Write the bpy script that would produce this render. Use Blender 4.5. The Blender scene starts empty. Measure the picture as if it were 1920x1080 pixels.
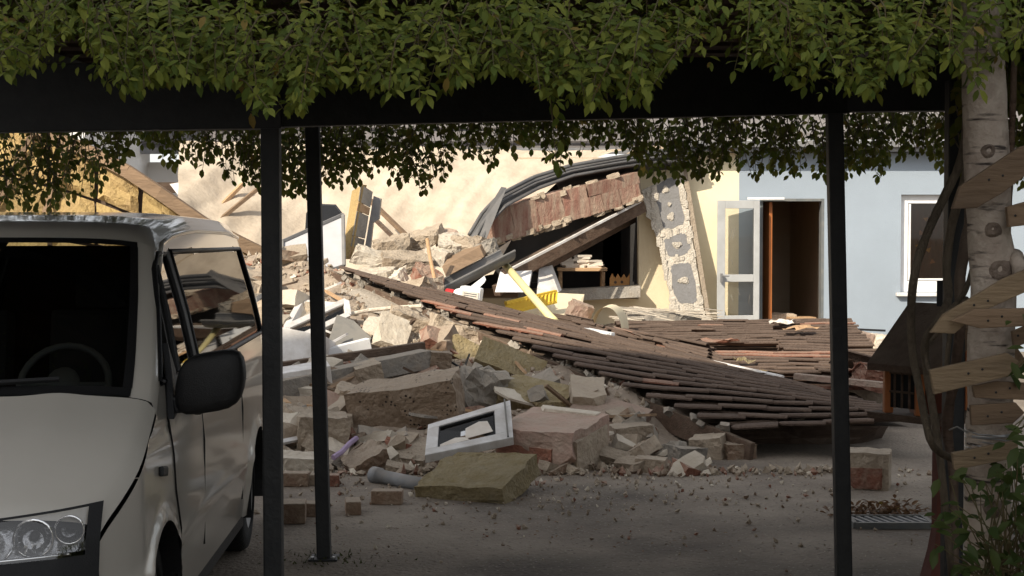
import bpy, bmesh, math, random
from mathutils import Vector, Matrix, Euler, noise
R = math.radians
rnd = random.Random(7)
sc = bpy.context.scene
C = sc.collection
# ------------------------------------------------------------------ camera, sky, sun, exposure
F_PX, CAM_Z, PITCH = 3000.0, 1.88, math.atan(115/3000)
cam_d = bpy.data.cameras.new('camera'); cam = bpy.data.objects.new('camera', cam_d); C.objects.link(cam)
cam_d.sensor_width = 36; cam_d.lens = 36*F_PX/1920; cam_d.clip_end = 500; cam_d.clip_start = .05
cam.location = (0, 0, CAM_Z); cam.rotation_euler = (R(90)-PITCH, 0, 0)
sc.camera = cam
SUN = Vector((-.5, -.65, .57)).normalized()          # towards the sun
W_ = bpy.data.worlds.new('World'); sc.world = W_; W_.use_nodes = True
nt = W_.node_tree; bg = nt.nodes['Background']
sky = nt.nodes.new('ShaderNodeTexSky'); sky.sky_type = 'NISHITA'; sky.sun_disc = False
sky.sun_elevation = math.asin(SUN.z); sky.sun_rotation = math.atan2(SUN.x, SUN.y)
sky.air_density = 1.0; sky.dust_density = 1.5
hz = nt.nodes.new('ShaderNodeHueSaturation'); hz.inputs['Saturation'].default_value = .18     # thin high cloud whitens the sky
nt.links.new(sky.outputs[0], hz.inputs['Color']); nt.links.new(hz.outputs[0], bg.inputs[0]); bg.inputs[1].default_value = .15
sun_d = bpy.data.lights.new('sun', 'SUN'); sun_d.energy = 3.9; sun_d.angle = R(.5); sun_d.color = (1, .9, .74)
sun = bpy.data.objects.new('sun', sun_d); C.objects.link(sun)
sun.rotation_euler = SUN.to_track_quat('Z', 'Y').to_euler(); sun.location = (-20, -20, 25)
sc.view_settings.view_transform = 'Standard'; sc.view_settings.look = 'None'
sc.view_settings.gamma = 1; sc.view_settings.use_curve_mapping = False
sc.view_settings.exposure = 0.65
sc.cycles.max_bounces = 8; sc.cycles.transparent_max_bounces = 16
sc.cycles.use_denoising = True

# ------------------------------------------------------------------ helpers
_cp, _sp = math.cos(PITCH), math.sin(PITCH)
def P(px, py, Y):                                    # a photograph pixel at a depth -> a point in the yard
    u = (px-960)/F_PX; v = -(py-540)/F_PX
    dy = _cp+v*_sp; dz = -_sp+v*_cp
    t = Y/dy
    return Vector((u*t, Y, CAM_Z+dz*t))
OFF = {}
def lerp(a, b, t): return a+(b-a)*t
def interp(pts, x):
    if x <= pts[0][0]: return pts[0][1]
    for (x0, y0), (x1, y1) in zip(pts, pts[1:]):
        if x <= x1: return y0+(y1-y0)*(x-x0)/(x1-x0)
    return pts[-1][1]
def sm(a, b, x):
    t = max(0, min(1, (x-a)/(b-a))); return t*t*(3-2*t)
def rotm(rx=0, ry=0, rz=0): return Euler((R(rx), R(ry), R(rz))).to_matrix()

class MB:
    def __init__(s): s.v = []; s.f = []; s.smooth = False
    def add(s, vs, fs):
        n = len(s.v); s.v += [Vector(p) for p in vs]; s.f += [tuple(i+n for i in f) for f in fs]; return s
    def box(s, c, size, rot=None):
        c = Vector(c); m = rot or Matrix.Identity(3); a, b, d = size[0]/2, size[1]/2, size[2]/2
        vs = [c+m@Vector((x*a, y*b, z*d)) for z in (-1, 1) for y in (-1, 1) for x in (-1, 1)]
        return s.add(vs, [(0, 2, 3, 1), (4, 5, 7, 6), (0, 1, 5, 4), (2, 6, 7, 3), (0, 4, 6, 2), (1, 3, 7, 5)])
    def bar(s, p, q, w, h, up=(0, 0, 1)):            # a straight bar with a w x h section
        p, q = Vector(p), Vector(q); d = (q-p); L = d.length; d.normalize()
        sd = d.cross(Vector(up)); sd.normalize(); u = sd.cross(d)
        m = Matrix((d, -sd, u)).transposed()
        return s.box((p+q)/2, (L, w, h), m)
    def tube(s, pts, r, n=8, cap=True):
        pts = [Vector(p) for p in pts]; k = len(pts)
        rs = r if isinstance(r, (list, tuple)) else [r]*k
        vs, fs = [], []; ref = None
        for i, p in enumerate(pts):
            d = (pts[min(i+1, k-1)]-pts[max(i-1, 0)]).normalized()
            if ref is None: ref = Vector((1, 0, 0)) if abs(d.x) < .9 else Vector((0, 1, 0))
            a = (ref-d*ref.dot(d)).normalized(); ref = a; b = d.cross(a)
            for j in range(n):
                t = 2*math.pi*j/n; vs.append(p+(a*math.cos(t)+b*math.sin(t))*rs[i])
        for i in range(k-1):
            for j in range(n): fs.append((i*n+j, i*n+(j+1) % n, (i+1)*n+(j+1) % n, (i+1)*n+j))
        if cap: fs += [tuple(range(n))[::-1], tuple((k-1)*n+j for j in range(n))]
        return s.add(vs, fs)
    def prism(s, poly, ext):                         # polygon pushed along a vector
        poly = [Vector(p) for p in poly]; e = Vector(ext); n = len(poly)
        fs = [tuple(range(n)), tuple(range(2*n-1, n-1, -1))]
        fs += [(i, i+n, (i+1) % n+n, (i+1) % n) for i in range(n)]
        return s.add(poly+[p+e for p in poly], fs)
    def grid(s, fn, nu, nv, skip=None):
        vs = [fn(i/nu, j/nv) for i in range(nu+1) for j in range(nv+1)]; fs = []
        for i in range(nu):
            for j in range(nv):
                if skip and skip(i, j): continue
                fs.append((i*(nv+1)+j, (i+1)*(nv+1)+j, (i+1)*(nv+1)+j+1, i*(nv+1)+j+1))
        return s.add(vs, fs)
    def lathe(s, prof, c, axis=(0, 0, 1), n=20):
        ax = Vector(axis).normalized(); a = ax.orthogonal().normalized(); b = ax.cross(a); c = Vector(c); vs = []; fs = []
        for r, h in prof:
            for j in range(n):
                t = 2*math.pi*j/n; vs.append(c+ax*h+(a*math.cos(t)+b*math.sin(t))*r)
        for i in range(len(prof)-1):
            for j in range(n): fs.append((i*n+j, i*n+(j+1) % n, (i+1)*n+(j+1) % n, (i+1)*n+j))
        return s.add(vs, fs)
    def chunk(s, c, size, rot, rough=.06, cuts=3, sub=2, seed=0):   # a broken block
        r = random.Random(seed); bm = bmesh.new(); bmesh.ops.create_cube(bm, size=1)
        sz = Vector(size)
        for v in bm.verts: v.co = Vector((v.co.x*sz.x, v.co.y*sz.y, v.co.z*sz.z))
        for k in range(cuts):
            no = Vector((r.choice((-1, 1))*r.uniform(.3, 1), r.choice((-1, 1))*r.uniform(.3, 1), r.choice((-1, 1))*r.uniform(.1, 1))).normalized()
            d = (abs(no.x)*sz.x+abs(no.y)*sz.y+abs(no.z)*sz.z)/2*r.uniform(.62, .9)
            res = bmesh.ops.bisect_plane(bm, geom=bm.verts[:]+bm.edges[:]+bm.faces[:], plane_co=no*d, plane_no=no, clear_outer=True)
            ed = [e for e in res['geom_cut'] if isinstance(e, bmesh.types.BMEdge)]
            if ed:
                try: bmesh.ops.contextual_create(bm, geom=ed)
                except Exception: pass
        bmesh.ops.triangulate(bm, faces=[f for f in bm.faces if len(f.verts) > 4])
        for k in range(sub):
            bmesh.ops.subdivide_edges(bm, edges=[e for e in bm.edges if e.calc_length() > max(sz)*(.22 if sub < 3 else .13)], cuts=1, use_grid_fill=True)
        bmesh.ops.triangulate(bm, faces=[f for f in bm.faces if len(f.verts) > 4])
        o = Vector((r.uniform(0, 99), r.uniform(0, 99), 0)); sc_ = min(sz)
        for v in bm.verts:
            n1 = noise.noise_vector(v.co*2.2/max(.15, sc_*2)+o); n2 = noise.noise_vector(v.co*9/max(.1, sc_*2)+o)
            n3 = noise.noise_vector(v.co*26/max(.1, sc_*2)+o); v.co += (n1*.8+n2*.6+n3*.35)*rough*sc_*2
        m = rot or Matrix.Identity(3); c = Vector(c); bm.verts.index_update()
        s.add([c+m@v.co for v in bm.verts], [tuple(v.index for v in f.verts) for f in bm.faces]); bm.free(); return s
    def mesh(s, name, mat, off=Vector((0, 0, 0)), bevel=0, smooth=None):
        me = bpy.data.meshes.new(name)
        me.from_pydata([v-off for v in s.v], [], s.f); me.validate()
        bm = bmesh.new(); bm.from_mesh(me)
        bmesh.ops.recalc_face_normals(bm, faces=bm.faces[:])
        if bevel:
            ed = [e for e in bm.edges if len(e.link_faces) == 2 and e.calc_face_angle(0) > .5]
            try: bmesh.ops.bevel(bm, geom=ed, offset=bevel, segments=2, profile=.6, affect='EDGES', clamp_overlap=True)
            except Exception: pass
        bm.to_mesh(me); bm.free()
        if smooth if smooth is not None else s.smooth:
            for p in me.polygons: p.use_smooth = True
        if mat: me.materials.append(mat)
        return me
def tag(o, label=None, cat=None, group=None, kind=None):
    for k, v in (('label', label), ('category', cat), ('group', group), ('kind', kind)):
        if v: o[k] = v
    return o
def obj(name, mb, mat, parent=None, bevel=0, smooth=None, label=None):
    if parent is not None: off = OFF[parent.name]
    else:
        xs = [v.x for v in mb.v]; ys = [v.y for v in mb.v]; zs = [v.z for v in mb.v]
        off = Vector(((min(xs)+max(xs))/2, (min(ys)+max(ys))/2, min(zs)))
    o = bpy.data.objects.new(name, mb.mesh(name, mat, off, bevel, smooth)); C.objects.link(o)
    OFF[o.name] = off
    if parent is not None: o.parent = parent
    else: o.location = off
    if label: o['label'] = label
    return o
def thing(name, label, cat, loc, group=None):
    o = bpy.data.objects.new(name, None); C.objects.link(o); o.empty_display_size = .1
    o.location = loc; OFF[o.name] = Vector(loc); return tag(o, label, cat, group)
def single(name, mb, mat, label, cat, group=None, bevel=0, smooth=None):
    return tag(obj(name, mb, mat, None, bevel, smooth), label, cat, group)
def inst(name, me, mat4, parent):                    # one more object on a shared mesh
    o = bpy.data.objects.new(name, me); C.objects.link(o)
    m = mat4.copy(); m.translation = m.translation-OFF[parent.name]
    o.parent = parent; o.matrix_local = m; return o
def strct(name, mb, mat, parent=None, smooth=None, bevel=0):
    o = obj(name, mb, mat, parent, bevel, smooth)
    if parent is None: o['kind'] = 'structure'
    return o

# ------------------------------------------------------------------ materials
MATS = {}

def mat(name, c1, c2=None, rough=.85, scale=6, bump=.3, bscale=None, spec=.3, metal=0, coat=0, rand=.25, dust=None, dustamt=.5, stripes=None, detail=8, contrast=(.35, .7)):
    m = bpy.data.materials.new(name); m.use_nodes = True; t = m.node_tree; N = t.nodes.new; L = t.links.new
    b = t.nodes['Principled BSDF']; b.inputs['Roughness'].default_value = rough; b.inputs['Metallic'].default_value = metal
    b.inputs['Specular IOR Level'].default_value = spec; b.inputs['Coat Weight'].default_value = coat; b.inputs['Coat Roughness'].default_value = .07
    tc = N('ShaderNodeTexCoord'); oi = N('ShaderNodeObjectInfo')
    ad = N('ShaderNodeVectorMath'); ad.operation = 'ADD'
    sc3 = N('ShaderNodeVectorMath'); sc3.operation = 'SCALE'; sc3.inputs[0].default_value = (37, 19, 11); L(oi.outputs['Random'], sc3.inputs['Scale'])
    L(tc.outputs['Object'], ad.inputs[0]); L(sc3.outputs[0], ad.inputs[1]); vec = ad.outputs[0]
    if stripes:
        mp = N('ShaderNodeMapping'); mp.inputs['Scale'].default_value = stripes; L(vec, mp.inputs[0]); vec2 = mp.outputs[0]
    else: vec2 = vec
    n1 = N('ShaderNodeTexNoise'); n1.inputs['Scale'].default_value = scale; n1.inputs['Detail'].default_value = detail; n1.inputs['Roughness'].default_value = .65; L(vec2, n1.inputs['Vector'])
    cr = N('ShaderNodeMapRange'); cr.inputs[1].default_value = contrast[0]; cr.inputs[2].default_value = contrast[1]; L(n1.outputs[0], cr.inputs[0])
    c2 = c2 or tuple(x*.7 for x in c1)
    mx = N('ShaderNodeMix'); mx.data_type = 'RGBA'; L(cr.outputs[0], mx.inputs[0]); mx.inputs[6].default_value = (*c1, 1); mx.inputs[7].default_value = (*c2, 1)
    col = mx.outputs[2]
    if rand:
        hs = N('ShaderNodeHueSaturation'); mr = N('ShaderNodeMapRange'); mr.inputs[3].default_value = 1-rand; mr.inputs[4].default_value = 1+rand
        L(oi.outputs['Random'], mr.inputs[0]); L(mr.outputs[0], hs.inputs['Value']); L(col, hs.inputs['Color']); col = hs.outputs[0]
    if dust:
        ge = N('ShaderNodeNewGeometry'); sx = N('ShaderNodeSeparateXYZ'); L(ge.outputs['Normal'], sx.inputs[0])
        n2 = N('ShaderNodeTexNoise'); n2.inputs['Scale'].default_value = scale*1.7+3; n2.inputs['Detail'].default_value = 6; L(vec, n2.inputs['Vector'])
        ml = N('ShaderNodeMath'); ml.operation = 'MULTIPLY_ADD'; L(sx.outputs[2], ml.inputs[0]); ml.inputs[1].default_value = .45; L(n2.outputs[0], ml.inputs[2])
        m2 = N('ShaderNodeMapRange'); m2.inputs[1].default_value = .45; m2.inputs[2].default_value = .85; m2.inputs[4].default_value = dustamt; L(ml.outputs[0], m2.inputs[0])
        d = N('ShaderNodeMix'); d.data_type = 'RGBA'; L(m2.outputs[0], d.inputs[0]); L(col, d.inputs[6]); d.inputs[7].default_value = (*dust, 1); col = d.outputs[2]
    L(col, b.inputs['Base Color'])
    if bump:
        n3 = N('ShaderNodeTexNoise'); n3.inputs['Scale'].default_value = bscale or scale*3; n3.inputs['Detail'].default_value = 8; L(vec2, n3.inputs['Vector'])
        bp = N('ShaderNodeBump'); bp.inputs['Strength'].default_value = min(1, bump*1.5); bp.inputs['Distance'].default_value = .025; L(n3.outputs[0], bp.inputs['Height']); L(bp.outputs[0], b.inputs['Normal'])
    MATS[name] = m; return m
DUST = (.36, .30, .23)
M_ground = mat('dusty asphalt', (.175, .142, .112), (.29, .243, .192), .93, .9, .7, 38, rand=0, detail=14, contrast=(.38, .64))
M_brick = mat('red brick', (.30, .13, .085), (.22, .10, .07), .9, 9, .5, 40, dust=DUST, dustamt=.55)
M_clay = mat('stained clay block', (.25, .125, .092), (.36, .27, .20), .92, 3, .5, 30, stripes=(3.5, 3.5, .7), rand=.18, contrast=(.38, .66))
M_brown = mat('brown clay', (.20, .13, .09), (.28, .2, .14), .9, 7, .5, 40, dust=DUST, dustamt=.7)
M_mortar = mat('pale mortar', (.40, .33, .25), (.27, .21, .155), .95, 6, .6, 30, dust=DUST, dustamt=.5)
M_conc = mat('grey concrete', (.30, .275, .24), (.20, .18, .155), .95, 5, .5, 30, dust=DUST, dustamt=.5)
M_plaster = mat('white plaster', (.62, .56, .47), (.45, .38, .30), .9, 6, .4, 25, dust=(.45, .39, .3), dustamt=.4)
M_pink = mat('pinkish block', (.345, .225, .18), (.30, .235, .185), .95, 4, .5, 28, dust=DUST, dustamt=.35)
M_perf = mat('perforated brick', (.22, .155, .105), (.30, .225, .16), .9, 7, .7, 30, dust=DUST, dustamt=.55)
M_heap = mat('fine rubble', (.24, .19, .145), (.38, .31, .24), .95, 5, .8, 16, rand=0, detail=12)
M_wool = mat('mineral wool', (.225, .172, .085), (.29, .24, .15), .98, 9, .9, 40, rand=.12)
M_woolbright = mat('yellow wool', (.40, .285, .12), (.28, .195, .095), .98, 2.5, .7, 25, rand=.2)
M_tile = mat('roof tile', (.070, .047, .036), (.108, .076, .058), .9, 5, .4, 40, rand=.18, dust=(.15, .108, .08), dustamt=.25)
M_tilered = mat('red clay tile', (.21, .085, .052), (.15, .075, .055), .88, 5, .4, 40, rand=.25, dust=DUST, dustamt=.3)
M_board = mat('rough board', (.225, .162, .098), (.15, .107, .066), .88, 2.2, .3, 9, stripes=(1.2, 7, 7), rand=.15)
M_wooddark = mat('dark timber', (.075, .048, .033), (.13, .085, .06), .85, 3, .3, 10, stripes=(1, 8, 8), dust=(.25, .2, .15), dustamt=.35)
M_wood = mat('weathered plank', (.22, .148, .092), (.145, .098, .062), .85, 2.2, .3, 8, stripes=(1, 6, 6), rand=.25)
M_woodpale = mat('pale timber', (.46, .30, .17), (.36, .22, .12), .8, 2.2, .25, 8, stripes=(1, 7, 7), rand=.15)
M_orange = mat('orange door wood', (.42, .14, .04), (.33, .11, .03), .5, 2, .1, 8, stripes=(6, 6, 1), rand=0)
M_cream = mat('cream wall', (.76, .66, .46), (.62, .52, .36), .9, .6, .15, 120, rand=0)
M_blue = mat('blue wall', (.29, .338, .392), (.25, .29, .335), .9, .5, .15, 120, rand=0)
M_sheet = mat('beige plaster sheet', (.51, .43, .335), (.38, .31, .235), .9, 2.2, .7, 7, rand=0)
M_white = mat('white plastic', (.78, .78, .78), (.66, .65, .64), .45, 4, .05, rand=.05)
M_whitedirty = mat('dusty white paint', (.70, .68, .66), (.48, .44, .40), .7, 5, .15, rand=.08)
M_zinc = mat('grey zinc', (.20, .20, .205), (.13, .13, .13), .5, 3, .1, rand=.15, metal=.3, dust=(.3, .27, .23), dustamt=.4)
M_zincdark = mat('dark zinc', (.105, .105, .11), (.07, .07, .07), .5, 3, .1, rand=.1, metal=.2, dust=(.2, .18, .16), dustamt=.3)
M_panelwhite = mat('dull white panel', (.44, .44, .455), (.38, .37, .37), .6, 3, .05, rand=0)
M_roomshade = mat('shade dark room paint', (.05, .047, .045), None, .9, 3, .1, rand=0)  # the room's deep shade put into its wall colour
M_steel = mat('black painted steel', (.012, .013, .014), (.022, .022, .022), .55, 12, .1, rand=0, spec=.35)
M_black = mat('black plastic', (.010, .010, .011), (.014, .014, .014), .5, 20, .12, 200, rand=0)
M_rubber = mat('tyre rubber', (.012, .012, .012), None, .85, 20, .2, rand=0)
M_grey = mat('grey pipe', (.22, .225, .235), (.18, .18, .18), .6, 6, .05, rand=.1, dust=DUST, dustamt=.3)
M_darkgrey = mat('dark grey sheet', (.10, .11, .115), (.14, .145, .14), .7, 4, .1, rand=.1, dust=DUST, dustamt=.3)
M_adh = mat('grey adhesive base', (.19, .185, .185), (.16, .155, .15), .95, 10, .3, rand=.05)
M_glue = mat('pale adhesive', (.52, .47, .40), (.40, .36, .30), .95, 14, .6, rand=.1)
M_yellow = mat('yellow paint', (.78, .52, .05), (.70, .45, .04), .5, 5, .05, rand=0)
M_paleyellow = mat('pale yellow plastic', (.76, .68, .34), (.70, .60, .30), .5, 5, .05, rand=0)
M_redcap = mat('red plastic', (.5, .03, .03), None, .4, 5, 0, rand=0)
M_paper = mat('paper', (.72, .66, .58), (.6, .52, .44), .8, 8, .1, rand=.12)
M_curtain = mat('brown curtain', (.20, .10, .06), (.13, .06, .04), .9, 4, .2, stripes=(14, 1, 1), rand=0)
M_crown = mat('cardboard', (.56, .28, .10), (.48, .24, .09), .85, 8, .1, rand=0)
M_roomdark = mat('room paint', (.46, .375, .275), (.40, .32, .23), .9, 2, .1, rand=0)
M_roofgrey = mat('grey roofing', (.17, .155, .15), (.12, .11, .105), .85, 4, .3, rand=.2)
M_wallwhite = mat('white render', (.72, .70, .67), (.68, .66, .63), .9, 2, .1, rand=0)
M_stem = mat('vine bark', (.17, .135, .095), (.10, .078, .055), .9, 5, .5, 20, stripes=(8, 8, 1.5), rand=.15)
M_stemgreen = mat('young stem', (.10, .10, .04), (.14, .09, .05), .8, 8, .1, rand=.2)
M_redpost = mat('red brown post', (.12, .035, .022), (.085, .028, .018), .6, 5, .15, rand=0)
M_chrome = mat('chrome', (.8, .8, .8), None, .08, 1, 0, metal=1, rand=0)
M_lilac = mat('lilac ribbon', (.38, .28, .42), None, .6, 5, .1, rand=0)
M_wire = mat('galvanised wire', (.42, .42, .42), None, .4, 5, 0, metal=.8, rand=0)
M_moss = mat('moss', (.05, .07, .02), (.09, .08, .03), .95, 20, .8, rand=0)
M_interior = mat('dark interior', (.045, .045, .045), None, .8, 5, 0, rand=0)

def bark():
    m = mat('birch bark', (.47, .40, .33), (.26, .20, .16), .88, 5, .8, 18, rand=0); t = m.node_tree; b = t.nodes['Principled BSDF']; N = t.nodes.new; L = t.links.new
    src = b.inputs['Base Color'].links[0].from_socket
    tc = N('ShaderNodeTexCoord'); mp = N('ShaderNodeMapping'); mp.inputs['Scale'].default_value = (6, 6, 42); L(tc.outputs['Object'], mp.inputs[0])
    n = N('ShaderNodeTexNoise'); n.inputs['Scale'].default_value = 1; n.inputs['Detail'].default_value = 5; L(mp.outputs[0], n.inputs[0])
    r = N('ShaderNodeMapRange'); r.inputs[1].default_value = .59; r.inputs[2].default_value = .70; L(n.outputs[0], r.inputs[0])
    x = N('ShaderNodeMix'); x.data_type = 'RGBA'; L(r.outputs[0], x.inputs[0]); L(src, x.inputs[6]); x.inputs[7].default_value = (.045, .035, .03, 1); L(x.outputs[2], b.inputs['Base Color'])
    return m
M_birch = bark(); M_knot = mat('birch knot', (.24, .185, .145), (.09, .065, .05), .9, 14, .8, 40, rand=0)
def perforate(m):                                    # the cell holes of hollow bricks, their inner shade painted as dark spots
    t = m.node_tree; b = t.nodes['Principled BSDF']; N = t.nodes.new; L = t.links.new; src = b.inputs['Base Color'].links[0].from_socket
    tc = N('ShaderNodeTexCoord'); vo = N('ShaderNodeTexVoronoi'); vo.inputs['Scale'].default_value = 26; vo.inputs['Randomness'].default_value = .45; L(tc.outputs['Object'], vo.inputs['Vector'])
    no = N('ShaderNodeTexNoise'); no.inputs['Scale'].default_value = 5; L(tc.outputs['Object'], no.inputs['Vector'])
    a = N('ShaderNodeMath'); a.operation = 'LESS_THAN'; L(vo.outputs['Distance'], a.inputs[0]); a.inputs[1].default_value = .26
    c = N('ShaderNodeMath'); c.operation = 'GREATER_THAN'; L(no.outputs[0], c.inputs[0]); c.inputs[1].default_value = .53
    d = N('ShaderNodeMath'); d.operation = 'MULTIPLY'; L(a.outputs[0], d.inputs[0]); L(c.outputs[0], d.inputs[1])
    x = N('ShaderNodeMix'); x.data_type = 'RGBA'; L(d.outputs[0], x.inputs[0]); L(src, x.inputs[6]); x.inputs[7].default_value = (.03, .02, .015, 1); L(x.outputs[2], b.inputs['Base Color'])
perforate(M_perf)
def speckle(m):                                      # pale grit and dark stains of an old yard surface
    t = m.node_tree; b = t.nodes['Principled BSDF']; N = t.nodes.new; L = t.links.new; src = b.inputs['Base Color'].links[0].from_socket
    tc = N('ShaderNodeTexCoord')
    def layer(src, fac, col):
        x = N('ShaderNodeMix'); x.data_type = 'RGBA'; L(fac, x.inputs[0]); L(src, x.inputs[6]); x.inputs[7].default_value = (*col, 1); return x.outputs[2]
    def ramp(sock, a, b_, o=1):
        r = N('ShaderNodeMapRange'); r.inputs[1].default_value = a; r.inputs[2].default_value = b_; r.inputs[4].default_value = o; L(sock, r.inputs[0]); return r.outputs[0]
    n = N('ShaderNodeTexNoise'); n.inputs['Scale'].default_value = .55; n.inputs['Detail'].default_value = 7; L(tc.outputs['Object'], n.inputs[0]); src = layer(src, ramp(n.outputs[0], .52, .68, .75), (.055, .046, .038))
    v = N('ShaderNodeTexVoronoi'); v.inputs['Scale'].default_value = 26; L(tc.outputs['Object'], v.inputs['Vector']); src = layer(src, ramp(v.outputs['Distance'], .22, .12, .75), (.33, .29, .24))
    v = N('ShaderNodeTexVoronoi'); v.inputs['Scale'].default_value = 15; L(tc.outputs['Object'], v.inputs['Vector']); src = layer(src, ramp(v.outputs['Distance'], .17, .10, .7), (.05, .04, .034))
    L(src, b.inputs['Base Color'])
speckle(M_ground)
def leafmat(name, a, bcol, trans=.35, dead=.015):
    m = bpy.data.materials.new(name); m.use_nodes = True; t = m.node_tree; N = t.nodes.new; L = t.links.new
    b = t.nodes['Principled BSDF']; b.inputs['Roughness'].default_value = .55; b.inputs['Specular IOR Level'].default_value = .22
    g = N('ShaderNodeNewGeometry'); oi = N('ShaderNodeObjectInfo'); ad = N('ShaderNodeMath'); ad.operation = 'ADD'
    L(g.outputs['Random Per Island'], ad.inputs[0]); L(oi.outputs['Random'], ad.inputs[1]); fr = N('ShaderNodeMath'); fr.operation = 'FRACT'; L(ad.outputs[0], fr.inputs[0])
    mx = N('ShaderNodeMix'); mx.data_type = 'RGBA'; L(fr.outputs[0], mx.inputs[0]); mx.inputs[6].default_value = (*a, 1); mx.inputs[7].default_value = (*bcol, 1)
    g3 = N('ShaderNodeMath'); g3.operation = 'GREATER_THAN'; L(fr.outputs[0], g3.inputs[0]); g3.inputs[1].default_value = 1-dead
    mz = N('ShaderNodeMix'); mz.data_type = 'RGBA'; L(g3.outputs[0], mz.inputs[0]); L(mx.outputs[2], mz.inputs[6]); mz.inputs[7].default_value = (.24, .17, .04, 1); mx = mz
    L(mx.outputs[2], b.inputs['Base Color'])
    tr = N('ShaderNodeBsdfTranslucent'); L(mx.outputs[2], tr.inputs[0]); ms = N('ShaderNodeMixShader'); ms.inputs[0].default_value = trans
    out = t.nodes['Material Output']; L(b.outputs[0], ms.inputs[1]); L(tr.outputs[0], ms.inputs[2]); L(ms.outputs[0], out.inputs[0]); return m
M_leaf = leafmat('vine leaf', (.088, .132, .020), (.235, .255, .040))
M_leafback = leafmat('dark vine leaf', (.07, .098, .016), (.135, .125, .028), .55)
M_leafshrub = leafmat('shrub leaf', (.035, .058, .014), (.065, .085, .022), dead=0)
def glassmat(name, tint, fac_min, rough=.02, ior=1.5, refl=1.0):
    m = bpy.data.materials.new(name); m.use_nodes = True; t = m.node_tree; N = t.nodes.new; L = t.links.new; t.nodes.remove(t.nodes['Principled BSDF'])
    tr = N('ShaderNodeBsdfTransparent'); tr.inputs[0].default_value = (*tint, 1); gl = N('ShaderNodeBsdfGlossy'); gl.inputs['Roughness'].default_value = rough; gl.inputs['Color'].default_value = (refl, refl*.98, refl*.95, 1)
    fz = N('ShaderNodeFresnel'); fz.inputs[0].default_value = ior; mr = N('ShaderNodeMapRange'); mr.inputs[3].default_value = fac_min; L(fz.outputs[0], mr.inputs[0])
    ms = N('ShaderNodeMixShader'); L(mr.outputs[0], ms.inputs[0]); L(tr.outputs[0], ms.inputs[1]); L(gl.outputs[0], ms.inputs[2]); L(ms.outputs[0], t.nodes['Material Output'].inputs[0]); return m
M_glass = glassmat('clear glass', (.95, .96, .955), .02)
M_tint = glassmat('tinted van glass', (.45, .48, .46), .06, ior=1.5)
M_side = glassmat('dark van glass', (.08, .08, .07), .06, ior=1.5, refl=.5)
M_lens = glassmat('lamp lens', (.9, .9, .9), .05)
M_winglass = glassmat('dark window glass', (.62, .55, .48), .02, ior=1.35)
def paint():
    m = mat('white van paint', (.56, .525, .465), (.535, .50, .44), .35, 3, 0, rand=0, coat=1, spec=.5); m.node_tree.nodes['Principled BSDF'].inputs['Coat IOR'].default_value = 1.45; t = m.node_tree; b = t.nodes['Principled BSDF']; N = t.nodes.new; L = t.links.new
    src = b.inputs['Base Color'].links[0].from_socket; g = N('ShaderNodeNewGeometry'); x = N('ShaderNodeMix'); x.data_type = 'RGBA'
    L(g.outputs['Backfacing'], x.inputs[0]); L(src, x.inputs[6]); x.inputs[7].default_value = (.02, .02, .02, 1); L(x.outputs[2], b.inputs['Base Color'])
    return m
M_paint = paint()
# ------------------------------------------------------------------ ground
def fnoise(x, y, s, seed=0): return noise.noise(Vector((x*s, y*s, seed)))
g = MB(); g.grid(lambda a, b: Vector((lerp(-9, 9, a), lerp(3, 26, b), .012*fnoise(lerp(-9, 9, a), lerp(3, 26, b), .8)+.006*fnoise(lerp(-9, 9, a), lerp(3, 26, b), 4, 3))), 150, 200)
g.add([(-200, -200, -.03), (200, -200, -.03), (200, 300, -.03), (-200, 300, -.03)], [(0, 1, 2, 3)])
strct('ground', g, M_ground, smooth=True)

# ------------------------------------------------------------------ damaged building (cream and blue wall)
WY = 24.0
bl = thing('damaged_building', 'one storey building with cream and pale blue wall, open door and torn off corner', 'building', (5, WY, 0))
def wallrects(name, rects, m, y0=WY, th=.3):
    b = MB()
    for x0, x1, z0, z1 in rects: b.box(((x0+x1)/2, y0+th/2, (z0+z1)/2), (x1-x0, th, z1-z0))
    return obj(name, b, m, bl)
DX0, DX1, DZ = 3.72, 4.68, 2.30                      # doorway
WX0, WX1, WZ0, WZ1 = 5.83, 6.68, .90, 2.36           # window
ZT = 2.98
wc = wallrects('cream_wall', [(1.90, 3.40, 0, ZT), (-1.2, 1.90, 0, .80)], M_cream)
wb = wallrects('blue_wall', [(3.40, DX0, 0, ZT), (DX0, DX1, DZ, ZT), (DX0, DX1, 0, .3), (DX1, WX0, 0, ZT), (WX0, WX1, 0, WZ0), (WX0, WX1, WZ1, ZT), (WX1, 11, 0, ZT)], M_blue)
b = MB()
b.box((4.2, 28.2, 1.5), (5.2, .2, 3)); b.box((4.95, 26.2, 1.5), (.15, 3.7, 3)); b.box((8.5, 28.2, 1.5), (6, .2, 3))
b.box((11, 26, 1.5), (.2, 4, 3)); b.box((3.45, 26.2, 1.5), (.12, 3.7, 3))
obj('inner_wall', b, M_roomdark, bl)
b = MB(); b.box((1.98, 26.15, 1.5), (.15, 3.7, 3)); b.box((0, 28.2, 1.5), (3.9, .2, 3)); b.box((-1.5, 26.3, 1.2), (.15, 3.6, 2.4)); obj('inner_wall', b, M_roomshade, bl)
b = MB(); b.box((6.4, 26.15, 3.04), (9.0, 4.3, .1)); b.box((.2, 26.6, 2.9), (3.5, 3.6, .1)); obj('ceiling', b, M_roomdark, bl)
b = MB(); b.box((7.2, 26.25, .15), (7.6, 3.88, .3)); b.box((.2, 26.2, .40), (3.3, 3.7, .8)); obj('room_floor', b, M_woodpale, bl)
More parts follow.
